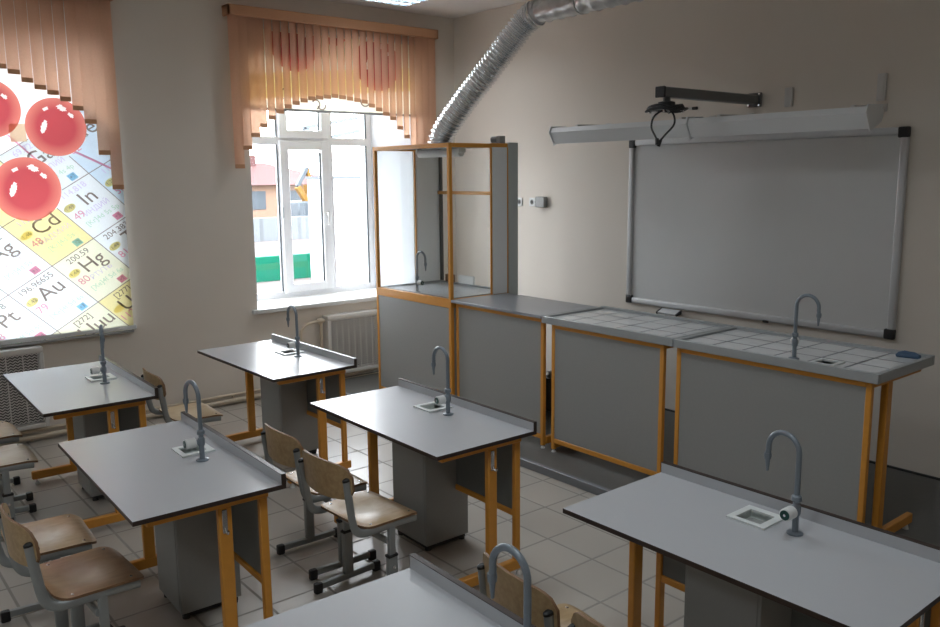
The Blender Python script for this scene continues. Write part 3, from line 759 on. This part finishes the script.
sp = MB(); sp.box((-.06, -.022, 0), (.06, .022, .02), 'sponge', .010, None, 3); sp.tube([(-.05, 0, .015), (-.02, .004, .022), (.03, -.002, .020), (.055, 0, .012)], [.010, .014, .013, .008], 'sponge', 10)
so = sp.build('sponge', None, 40, (5.115, -.965, TZ - .0115)); so.rotation_euler = (0, 0, R(12)); tag(so, 'dark blue folded sponge in the corner of the end tiled table', 'sponge')

# shelf trolley with papers glimpsed behind the tables
tr = thing('storage_crate', 'dark crate with papers glimpsed through the gap between podium tables', 'crate', (2.32, -.62, PZ))
MB().box((-.22, -.15, 0), (.22, .15, .27), 'podium', .006).build('body', tr); MB().box((-.23, -.16, .27), (.23, .16, .285), 'black', .004).build('lid', tr)
pp = MB()
for k in range(9):
    T = Matrix.Translation((random.uniform(-.01, .01), random.uniform(-.01, .01), .006 * k)) @ Matrix.Rotation(random.uniform(-.06, .06), 4, 'Z'); pp.box((-.13, -.1, 0), (.13, .1, .0055), 'paper', 0, T)
tag(pp.build('paper_stack', None, 0, (2.30, -.66, PZ + .285)), 'white paper stack glimpsed on the crate behind the podium tables', 'papers')
cb = MB(); cb.tube(smooth_path([(3.70, -.78, .93), (3.73, -.775, .7), (3.69, -.77, .4), (3.72, -.765, .2), (3.74, -.70, .068)], 8), .006, 'black', 8)
tag(cb.build('power_cable'), 'black cable hanging behind the gap of the two tiled tables', 'cable')

# ------------------------------------------------------------------ fume hood
hx0, hx1, hy0, hy1, hy2 = .755, 1.838, -1.518, -1.075, -.815
HT = 2.262
fh = thing('fume_hood', 'glass walled fume hood with orange frame standing in the corner', 'fume hood', (hx0, hy0, PZ))
F = lambda x, y, z: (x - hx0, y - hy0, z - PZ)
s_ = .032
def P(name, a, b, mat, bev=.003, parent=None): return MB().box(F(*a), F(*b), mat, bev).build(name, parent or fh)
# base cupboard
for x in (hx0, hx1 - s_): P('post', (x, hy0, PZ + .02), (x + s_, hy0 + s_, .965), 'orange')
for x in (hx0, hx1 - s_): P('post', (x, hy2 - s_, PZ + .02), (x + s_, hy2, .965), 'orange')
P('front_rail', (hx0, hy0, .965), (hx1, hy0 + s_, 1.035), 'orange'); P('base_rail', (hx0 + s_, hy0, .095), (hx1 - s_, hy0 + s_, .13), 'orange')
P('side_rail', (hx1 - s_, hy0 + s_, .965), (hx1, hy2, 1.035), 'orange'); P('side_rail', (hx0, hy0 + s_, .965), (hx0 + s_, hy2, 1.035), 'orange')
P('front_panel', (hx0 + .012, hy0 + .004, .13), (hx1 - s_, hy0 + .02, .965), 'panel')
P('side_panel', (hx1 - .02, hy0 + s_, .13), (hx1 - .006, hy2 - s_, .965), 'panel'); P('side_panel', (hx0 + .006, hy0 + s_, .13), (hx0 + .02, hy2 - s_, .965), 'panel')
for x, y in ((hx0 + .016, hy0 + .016), (hx1 - .016, hy0 + .016), (hx0 + .016, hy2 - .016), (hx1 - .016, hy2 - .016)): MB().tube([F(x, y, PZ), F(x, y, PZ + .008), F(x, y, PZ + .022)], [.017, .017, .009], 'black', 12).build('glide', fh)
# work chamber
tray = MB(); tray.box(F(hx0 + s_, hy0 + s_, 1.0), F(hx1 - s_, hy2, 1.028), 'tray', .003)
for a, b in (((hx0 + s_, hy0 + s_), (hx1 - s_, hy0 + s_ + .02)), ((hx0 + s_, hy2 - .02), (hx1 - s_, hy2)), ((hx0 + s_, hy0 + s_), (hx0 + s_ + .02, hy2)), ((hx1 - s_ - .02, hy0 + s_), (hx1 - s_, hy2))):
    tray.box(F(a[0], a[1], 1.028), F(b[0], b[1], 1.042), 'rim', .003)
tray.build('worktop', fh)
for x in (hx0, hx1 - s_):
    P('post', (x, hy0, 1.035), (x + s_, hy0 + s_, HT - .03), 'orange')
    P('post', (x + (.006 if x < 1 else .012), hy1 - .012, 1.035), (x + (.020 if x < 1 else .026), hy1 + .004, HT - .03), 'orange', .002)
P('top_rail', (hx0, hy0, HT - .034), (hx1, hy0 + s_, HT), 'orange')
for x in (hx0, hx1 - s_):
    P('top_rail', (x, hy0 + s_, HT - .034), (x + s_, hy1, HT), 'orange')
    P('top_rail', (x, hy1, HT - .028), (x + s_, -.905, HT + .004), 'orange')
P('cross_rail', (hx0 + .02, hy2 - .022, 1.842), (hx1 - .34 + .3, hy2, 1.872), 'orange')
P('roof', (hx0 + s_, hy0 + s_, HT - .02), (hx1 - s_, hy2, HT - .006), 'panel')
P('rear_column', (hx1 - .02, hy1 + .006, 1.035), (hx1 - .002, -.905, HT - .028), 'hood_panel'); P('rear_column', (hx1 - .028, -.900, .97), (hx1 + .004, hy2 + .02, HT + .012), 'hood_rear')
P('column_edge', (hx1 - .018, -.914, 1.035), (hx1, -.902, HT - .028), 'orange', .001)
P('rear_column', (hx0 + .004, hy1 + .006, 1.035), (hx0 + .03, hy2, HT - .028), 'hood_panel'); P('column_edge', (hx0, hy2 - .004, 1.035), (hx0 + .06, hy2 + .02, HT - .028), 'plinth')
g = lambda a, b: MB().box(F(*a), F(*b), 'glass_hood').build('glass_pane', fh, 0)
g((hx0 + s_, hy0 + .012, 1.045), (hx1 - s_, hy0 + .017, HT - .034)); g((hx1 - .018, hy0 + s_, 1.035), (hx1 - .013, hy1 - .012, HT - .034)); g((hx0 + .013, hy0 + s_, 1.035), (hx0 + .018, hy1 - .012, HT - .034))
hl = MB(); hl.tube([F(1.16, -1.30, 2.195), F(1.72, -1.30, 2.195)], .034, 'white_plastic', 18); 
hl.box(F(1.14, -1.335, 2.19), F(1.17, -1.265, 2.243), 'white_plastic', .006); hl.box(F(1.71, -1.335, 2.19), F(1.74, -1.265, 2.243), 'white_plastic', .006); hl.build('hood_lamp', fh)
mo = MB(); mo.cyl(F(1.70, -.95, HT + .037), F(1.80, -.95, HT + .037), .026, 'arm', 16); mo.box(F(1.775, -.98, HT), F(1.825, -.92, HT + .065), 'panel', .004); mo.build('counterweight_motor', fh)
so = MB(); so.box(F(1.10, hy2 - .04, 1.045), F(1.32, hy2 - .024, 1.12), 'white_plastic', .004); so.box(F(.93, hy2 - .06, 1.045), F(1.05, hy2 - .03, 1.115), 'ply_edge', .006); so.build('socket_strip', fh)
faucet_part(fh, F(1.262, -1.43, 1.028), PI, PI / 2)

# ------------------------------------------------------------------ ventilation duct
vd = thing('ventilation_duct', 'silver flexible and rigid air duct from the hood to the ceiling', 'duct', (1.31, -1.20, 2.26))
o_ = Vector((1.31, -1.20, 2.26))
pth = smooth_path([(1.31, -1.20, 2.245), (1.335, -1.19, 2.36), (1.52, -1.13, 2.58), (1.78, -1.03, 2.87), (1.98, -.95, 3.10), (2.07, -.91, 3.20), (2.16, -.90, 3.238)], 64)
hose = MB(); rad = []
pts = []
acc = 0
for i, q in enumerate(pth):
    if i: acc += (q - pth[i - 1]).length
    rad.append(.097 + .0085 * math.sin(acc * 2 * PI / .034) + random.uniform(-.0012, .0012)); pts.append(q - o_)
hose.tube(pts, rad, 'foil', 28, caps=False); hose.build('flexible_hose', vd, 80)
ra = .083
cl = MB(); a, b = Vector((2.09, -.905, 3.222)) - o_, Vector((2.20, -.90, 3.245)) - o_
cl.tube([a, a * .9 + b * .1, a * .1 + b * .9, b], [ra + .004, ra + .011, ra + .011, ra + .004], 'galv', 28); cl.build('clamp', vd)
rg = MB(); a, b = Vector((2.17, -.90, 3.242)) - o_, Vector((3.9, -.90, 3.262)) - o_
n = 70; pr_ = []; rr = []
for k in range(n + 1):
    pr_.append(a + (b - a) * k / n); rr.append(ra + (.009 if k % 5 == 0 else 0))
rg.tube(pr_, rr, 'galv', 32); rg.build('rigid_pipe', vd, 60)
for xx in (2.62, 3.6):
    st = MB(); zc = 3.242 + (xx - 2.17) * .0116
    st.tube([Vector((xx, -.90, zc)) - o_ + Vector((-.012, 0, 0)), Vector((xx, -.90, zc)) - o_ + Vector((.012, 0, 0))], ra + .007, 'galv', 28)
    st.cyl(Vector((xx, -.90, zc + ra)) - o_, Vector((xx, -.90, ZC)) - o_, .005, 'galv', 8); st.build('hanger', vd)

# ------------------------------------------------------------------ whiteboard, lamps, arm
bx0, bx1, bz0, bz1 = 2.377, 4.628, .925, 2.288
wb = thing('whiteboard', 'large grey white marker board with aluminium frame on the front wall', 'whiteboard', ((bx0 + bx1) / 2, 0, bz0))
W = lambda x, y, z: (x - (bx0 + bx1) / 2, y, z - bz0)
MB().box(W(bx0 + .02, -.018, bz0 + .02), W(bx1 - .02, -.002, bz1 - .02), 'board').build('surface', wb)
for a, b in (((bx0, bz0 + .06), (bx0 + .05, bz1 - .06)), ((bx1 - .05, bz0 + .06), (bx1, bz1 - .06)), ((bx0 + .06, bz0), (bx1 - .06, bz0 + .05)), ((bx0 + .06, bz1 - .05), (bx1 - .06, bz1))):
    MB().box(W(a[0], -.038, a[1]), W(b[0], -.001, b[1]), 'alu', .012, None, 3).build('frame_bar', wb)
for x in (bx0, bx1 - .065):
    for z in (bz0, bz1 - .065): MB().box(W(x - .002, -.041, z - .002), W(x + .067, -.001, z + .067), 'black', .010, None, 3).build('corner_cap', wb)
tr = MB(); tr.prism([(-.041, -.03), (-.10, -.045), (-.105, -.032), (-.041, -.005)], -.62 - .12, -.62 + .07, 0, 'alu')
tr.build('pen_tray', wb)
for x in (-.745, -.552): MB().prism([(-.040, -.034), (-.103, -.048), (-.108, -.030), (-.040, -.002)], x, x + .012, 0, 'black').build('tray_end', wb)
MB().box((.18, -.045, -.006), (.23, -.036, .012), 'black', .003).build('clip', wb)

def board_lamp(label, xa, xb):
    ln = thing('board_lamp', label, 'lamp', ((xa + xb) / 2, -.5, 2.262), 0, 'board lamps over the whiteboard')
    cx = (xa + xb) / 2; B = lambda x, y, z: (x - cx, y + .5, z - 2.262)
    r = MB(); pf = [(-.500, 2.262), (-.545, 2.355), (-.530, 2.392), (-.36, 2.40), (-.345, 2.37), (-.36, 2.32), (-.40, 2.36), (-.52, 2.352), (-.494, 2.268)]
    r.prism([(y + .5, z - 2.262) for y, z in pf], xa - cx, xb - cx, 0, 'lamp_white'); ro = r.build('reflector', ln, 25)
    for x in (xa, xb): 
        MB().prism([(y + .5, z - 2.262) for y, z in ((-.497, 2.248), (-.560, 2.355), (-.540, 2.404), (-.36, 2.410), (-.335, 2.37), (-.355, 2.31))], x - cx - .004, x - cx + .004, 0, 'lamp_white').build('end_plate', ln, 25)
    tb = MB(); tb.cyl(B(xa + .05, -.44, 2.325), B(xb - .05, -.44, 2.325), .013, 'white_plastic'); tb.build('tube', ln)
    for x in (xa + .16, xb - .16):
        a = MB(); a.bar(B(x, -.40, 2.405), B(x, 0, 2.415), .03, .022, 'bracket', bev=.003); a.box(B(x - .03, -.012, 2.39), B(x + .03, -.0005, 2.44), 'bracket', .003)
        a.build('wall_bracket', ln)
    return ln
board_lamp('white lamp over the whiteboard, left one near the projector arm cable', 1.962, 3.318)
board_lamp('white lamp over the whiteboard, the right one', 3.326, 4.600)

pa = thing('projector_arm', 'dark grey projector arm reaching out from the wall above the whiteboard', 'projector mount', (3.52, 0, 2.53))
MB().box((-.035, -1.09, -.032), (.035, -.02, .032), 'arm', .006).build('beam', pa)
MB().box((-.038, -1.105, -.035), (.038, -1.088, .035), 'black', .004).build('end_cap', pa)
wp = MB(); wp.box((-.055, -.022, -.05), (.055, -.001, .05), 'arm', .005)
for x in (-.043, .043):
    for z in (-.038, .038): wp.cyl((x, -.022, z), (x, -.03, z), .009, 'steel', 8)
wp.build('wall_plate', pa)
hd = MB(); hd.cyl((0, -1.03, -.032), (0, -1.03, -.075), .024, 'arm', 18); hd.tube([(0, -1.03, -.055), (0, -1.03, -.062), (0, -1.03, -.085), (0, -1.03, -.095)], [.03, .055, .055, .03], 'black', 20)
for a in range(4):
    t = a * PI / 2 + .5; hd.bar((0, -1.03, -.10), (math.cos(t) * .11, -1.03 + math.sin(t) * .11, -.112), .022, .008, 'arm', bev=.002)
    hd.cyl((math.cos(t) * .105, -1.03 + math.sin(t) * .105, -.13), (math.cos(t) * .105, -1.03 + math.sin(t) * .105, -.10), .008, 'steel', 10)
hd.build('mounting_head', pa)
cbl = MB(); cbl.tube(smooth_path([(.01, -1.05, -.10), (-.05, -1.09, -.15), (-.055, -1.11, -.22), (-.01, -1.13, -.275), (.012, -1.135, -.30)], 7), .0065, 'black', 8)
cbl.tube(smooth_path([(.03, -1.05, -.10), (.075, -1.05, -.15), (.085, -1.06, -.21), (.045, -1.09, -.27), (.02, -1.115, -.31)], 7), .0065, 'black', 8)
cbl.tube([(.012, -1.135, -.295), (.016, -1.137, -.335)], .012, 'black', 10); cbl.tube([(.022, -1.112, -.305), (.012, -1.12, -.345)], .012, 'black', 10)
for k in range(7):
    t0 = k * .5; cbl.tube([Vector((math.cos(t) * (.10 + .006 * k), -1.03 + math.sin(t) * (.10 + .005 * k), -.088 + .008 * math.sin(3 * t + k) - .004 * k)) for t in [t0 + j * 2 * PI / 24 for j in range(24)]], .0055, 'black', 8, close=True)
cbl.build('cable', pa)
pv = MB(); pv.tube([(0, -.02, 0), (.40, -.02, 0)], .008, 'bracket', 10); pv.tube([(0, 0, 0), (0, -.025, 0)], .010, 'bracket', 10); pv.box((-.03, -.008, -.05), (.03, -.0005, .05), 'bracket', .003); pv.tube([(.39, -.02, 0), (.43, -.02, 0)], .012, 'black', 10)
tag(pv.build('cable_holder', None, 40, (2.60, -.001, 2.505)), 'small white wall bracket rod left of the projector arm', 'bracket')
for x, z, hgt, lab in ((3.785, 2.53, .13, 'white wall plate above the joint of the board lamps, right of the projector arm'), (4.43, 2.545, .17, 'white wall plate above the right end of the board lamps')):
    q = MB(); q.box((-.028, -.022, -hgt / 2), (.028, -.0005, hgt / 2), 'bracket', .003); q.box((-.018, -.026, -hgt / 2 + .01), (.018, -.02, hgt / 2 - .01), 'bracket', .002)
    tag(q.build('wall_plate', None, 40, (x, 0, z)), lab, 'bracket')

# ------------------------------------------------------------------ sockets
def socket(x, z, lab, cover):
    t = thing('wall_socket', lab, 'socket', (x, 0, z), 0, 'electrical fittings beside the hood')
    MB().box((-.04, -.012, -.04), (.04, -.0005, .04), 'white_plastic', .004).build('plate', t)
    if not cover:
        k = MB(); k.tube([(0, -.0118, 0), (0, -.0135, 0), (0, -.0138, 0)], [.026, .026, .019], 'panel', 20); k.cyl((0, -.0125, 0), (0, -.0142, 0), .018, 'plinth', 20); k.build('insert', t)
socket(1.005, 1.752, 'white wall socket half hidden at the hood edge', False)
socket(1.185, 1.754, 'white wall socket between the hood and the grey connection box', False)
jb = thing('wall_connection_box', 'grey plastic connection box on the wall right of the sockets', 'box', (1.33, 0, 1.757))
MB().box((-.065, -.05, -.05), (.055, 0, .05), 'panel', .006).build('body', jb); MB().cyl((-.085, -.025, 0), (-.064, -.025, 0), .012, 'panel', 12).build('cable_gland', jb)

# ------------------------------------------------------------------ radiators and heating pipes
def radiator(label, y0, y1, z0, z1):
    t = thing('radiator', label, 'radiator', (.02, (y0 + y1) / 2, 0), 0, 'radiators with pierced covers')
    oy = (y0 + y1) / 2; x1 = .13; L = lambda x, y, z: (x - .02, y - oy, z)
    c = MB(); c.box(L(.02, y0, z1 - .045), L(x1, y1, z1), 'radiator', .008, None, 2)
    for y in (y0, y1 - .03): c.box(L(.02, y, z0), L(x1, y + .03, z1 - .045), 'radiator', .004)
    c.box(L(.02, y0 + .03, z0), L(x1, y1 - .03, z0 + .03), 'radiator', .004); c.box(L(.015, y0 + .01, z0 + .01), L(.05, y1 - .01, z1 - .05), 'rad_dark'); c.build('casing', t)
    for k, y in enumerate((y0 + .06, y1 - .06)): MB().box(L(.0005, y - .015, z0 + .1), L(.03, y + .015, z0 + .14), 'radiator').build('wall_hook', t)
    g = MB(); n = int((y1 - y0 - .06) / .0165); rows = int((z1 - z0 - .08) / .0215)
    for r_ in range(rows + 1):
        z = z0 + .035 + (z1 - z0 - .085) * r_ / rows
        for sh in (0,):
            vs = []; fs = []
            for k in range(n + 1):
                y = y0 + .03 + (y1 - y0 - .06) * k / n; zz = z + (.0062 if k % 2 else -.0062)
                vs += [L(x1 - .012, y, zz - .0045), L(x1 - .012, y, zz + .0045), L(x1 - .006, y, zz - .0045), L(x1 - .006, y, zz + .0045)]
            for k in range(n):
                a = 4 * k; b = a + 4
                fs += [(a + 2, b + 2, b + 3, a + 3), (a, a + 1, b + 1, b), (a + 1, a + 3, b + 3, b + 1), (a, b, b + 2, a + 2)]
            g.add(vs, fs, 'radiator')
    m = 8
    for k in range(m + 1):
        y = y0 + .03 + (y1 - y0 - .06) * k / m; g.box(L(x1 - .0125, y - .004, z0 + .03), L(x1 - .007, y + .004, z1 - .045), 'radiator')
    g.build('grille', t, 0)
radiator('white pierced radiator under the daylight window, right of the window desk', -1.665, -1.075, .125, .705)
radiator('white pierced radiator under the printed periodic table blind', -5.10, -4.13, .13, .755)
ps = thing('heating_pipe', 'cream heating pipes with valve running low along the window wall', 'pipe', (.06, -3, .14))
O2 = Vector((.06, -3, .14))
def pt(lst, r, nm='pipe_run'): 
    return MB().tube([Vector(q) - O2 for q in lst], r, 'pipe', 14).build(nm, ps)
pt([(.055, -12.0, .05), (.055, -.85, .04)], .019); pt([(.05, -12.0, .103), (.05, -.85, .093)], .012)
pt(smooth_path([(.06, -1.695, .06), (.06, -1.70, .3), (.06, -1.70, .66)], 4), .014, 'riser')
pt(smooth_path([(.06, -1.66, .655), (.06, -1.74, .655), (.06, -1.84, .645), (.06, -1.90, .60), (.06, -1.92, .52), (.055, -1.925, .08)], 6), .014, 'bypass')
MB().tube([Vector(q) - O2 for q in [(.06, -1.675, .66), (.06, -1.69, .66), (.06, -1.73, .66), (.06, -1.745, .66)]], [.018, .026, .026, .018], 'pipe', 14).build('valve', ps)
for y in (-2.6, -4.0, -5.5): MB().box(Vector((.0005, y - .01, .065)) - O2, Vector((.05, y + .01, .08)) - O2, 'pipe').build('pipe_clip', ps)
# ------------------------------------------------------------------ ceiling lamps
def ceiling_lamp(label, x, y, power):
    t = thing('ceiling_lamp', label, 'lamp', (x, y, ZC), 0, 'mirror louvre ceiling lamps')
    MB().box((-.30, -.30, -.055), (.30, .30, 0), 'white_plastic', .004).build('housing', t)
    lv = MB()
    for k in range(5):
        q = -.27 + .54 * k / 4; lv.box((q - .012, -.28, -.075), (q + .012, .28, -.054), 'louvre', .004)
    for k in range(7):
        q = -.27 + .54 * k / 6; lv.box((-.28, q - .006, -.073), (.28, q + .006, -.054), 'louvre', .002)
    lv.build('louvre', t)
    tb = MB()
    for q in (-.2025, -.0675, .0675, .2025): tb.cyl((q, -.275, -.064), (q, .275, -.064), .008, 'tube_lit', 10)
    tb.build('tube', t)
    l = bpy.data.lights.new('lamp_light', 'AREA'); l.shape = 'SQUARE'; l.size = .56; l.energy = power; l.color = (.88, .95, 1.0); l.spread = R(150)
    o = bpy.data.objects.new('lamp_light', l); COL.objects.link(o); o.location = (x, y, ZC - .09)
ADDED = 'mirror louvre ceiling lamp added out of view to brighten the room'  # unseen lamps, added because daylight alone leaves the room too dark
for x, y, k, lab in ((.80, -1.24, .40, 'mirror louvre ceiling lamp cut by the top edge of the photo'), (3.2, -2.9, .42, ADDED), (5.6, -2.9, .26, ADDED), (.80, -4.2, .05, ADDED), (3.2, -4.4, .06, ADDED), (5.6, -4.4, .35, ADDED),
                  (.80, -7.3, .1, ADDED), (3.2, -7.3, .15, ADDED), (5.6, -7.3, .7, ADDED), (3.2, -10.3, .4, ADDED), (5.6, -10.3, .6, ADDED)):
    ceiling_lamp(lab, x, y, LAMP * k)

# ------------------------------------------------------------------ outdoors
GZ = -1.0
struct(MB().box((-130, -60, GZ - .3), (-.5, 90, GZ), 'ext_ground').build('ground', smooth=0))
tag(MB().box((-15.7, 1.0, GZ), (-15.5, 9.0, -.27), 'ext_green', .01).build('barrier', None), 'green barrier panel outside behind the window', 'fence')
tag(MB().box((-30.3, 4, GZ), (-30, 30, .10), 'ext_grey').build('slab_fence', None, 0), 'grey slab fence outside in front of the brick house', 'fence')
hs = thing('house', 'brick house with red hipped roof seen through the window', 'building', (-46, 17, GZ))
MB().box((-6, -8, 0), (1, 8.4, 2.55), 'ext_brick').build('wall', hs, 0)
rf = MB(); rf.add([(1.6, -8.6, 2.5), (1.6, 9.0, 2.5), (-6.6, 9.0, 2.5), (-6.6, -8.6, 2.5), (-2.5, -5.5, 4.0), (-2.5, 4.2, 4.0)], [(0, 1, 5, 4), (1, 2, 5), (2, 3, 4, 5), (3, 0, 4), (0, 3, 2, 1)], 'ext_roof'); rf.build('roof', hs, 0)
MB().box((-2.9, 2.2, 3.2), (-1.9, 3.3, 4.5), 'ext_roof').build('chimney', hs, 0)
for y in (2.0, 4.6, 6.9): MB().box((.98, y - .5, .9), (1.06, y + .5, 2.1), 'ext_dark').build('window', hs, 0)
wh = thing('yard_wall', 'bright white rendered wall close behind the right window panes', 'wall', (-12, 9, GZ))
MB().box((-.25, -4.10, 0), (0, 8, 2.95), 'ext_white').build('wall', wh, 0)
MB().box((-.30, -4.14, 2.95), (.05, 8, 3.02), 'ext_steel').build('coping', wh, 0)
cp = thing('canopy', 'grey steel canopy beams outside the upper window panes', 'canopy', (-8.4, 3.5, GZ))
cp_b = MB()
for a, b in (((0, -.75, 3.98), (0, .9, 4.30)), ((0, -.25, 3.78), (0, .9, 4.04)), ((0, -.75, 3.98), (0, -.25, 3.78))): cp_b.bar(a, b, .10, .07, 'ext_steel', bev=.01)
cp_b.build('beam', cp)
MB().box((-.06, .85, 0), (.06, .95, 4.28), 'ext_steel', .01).build('column', cp)
ex = thing('excavator', 'yellow excavator with raised boom outside behind the slab fence', 'excavator', (-33, 15.9, GZ))
b = MB(); b.bar((0, .5, 1.2), (0, -.35, 2.5), .35, .26, 'ext_yellow', bev=.03); b.bar((0, -.35, 2.5), (0, .25, 3.5), .28, .2, 'ext_dark', bev=.03); b.build('boom', ex)
b = MB(); b.bar((0, .25, 3.5), (0, .42, 2.6), .25, .18, 'ext_yellow', bev=.03); b.build('stick', ex)
b = MB(); b.prism([(.2, 2.6), (.6, 2.55), (.55, 2.2), (.25, 2.1)], -.4, .4, 0, 'ext_yellow'); b.build('bucket', ex)
MB().box((-1.1, -.9, .8), (1.1, .7, 1.75), 'ext_dark', .08).build('cab', ex); MB().box((-1.3, -1.2, 0), (1.3, 1.2, .8), 'ext_dark', .2).build('track', ex)

# ------------------------------------------------------------------ camera
C = Vector((7.0225873, -5.56305282, 2.01222811))
yaw, pit, rol = R(50.718), R(-9.3959), R(-.545)
fw = Vector((-math.sin(yaw) * math.cos(pit), math.cos(yaw) * math.cos(pit), math.sin(pit)))
rt = fw.cross(Vector((0, 0, 1))).normalized(); up = rt.cross(fw)
r2 = rt * math.cos(rol) + up * math.sin(rol); u2 = -rt * math.sin(rol) + up * math.cos(rol)
cd = bpy.data.cameras.new('camera'); co = bpy.data.objects.new('camera', cd); COL.objects.link(co)
cd.sensor_width = 36; cd.sensor_fit = 'HORIZONTAL'; cd.lens = 835.85 / 940 * 36; cd.clip_start = .05; cd.clip_end = 500
co.matrix_world = Matrix(((r2.x, u2.x, -fw.x, C.x), (r2.y, u2.y, -fw.y, C.y), (r2.z, u2.z, -fw.z, C.z), (0, 0, 0, 1)))
scene.camera = co

# ------------------------------------------------------------------ daylight
wd = bpy.data.worlds.new('world'); scene.world = wd; wd.use_nodes = True
bg = wd.node_tree.nodes['Background']; bg.inputs[0].default_value = (.90, .95, 1.0, 1); bg.inputs[1].default_value = 11.0
for i, (a, b) in enumerate(WIN):
    l = bpy.data.lights.new('daylight_portal', 'AREA'); l.shape = 'RECTANGLE'; l.size = WZ1 - WZ0; l.size_y = b - a
    l.cycles.is_portal = True
    o = bpy.data.objects.new('daylight_portal', l); COL.objects.link(o); o.location = (-.58, (a + b) / 2, (WZ0 + WZ1) / 2)
    o.rotation_euler = (0, -PI / 2, 0)

scene.view_settings.view_transform = 'Standard'; scene.view_settings.look = 'None'
scene.view_settings.gamma = 1; scene.view_settings.use_curve_mapping = False
scene.view_settings.exposure = 0.5
scene.cycles.use_denoising = True
scene.cycles.max_bounces = 10; scene.cycles.diffuse_bounces = 6; scene.cycles.transparent_max_bounces = 16
scene.cycles.sample_clamp_indirect = 8
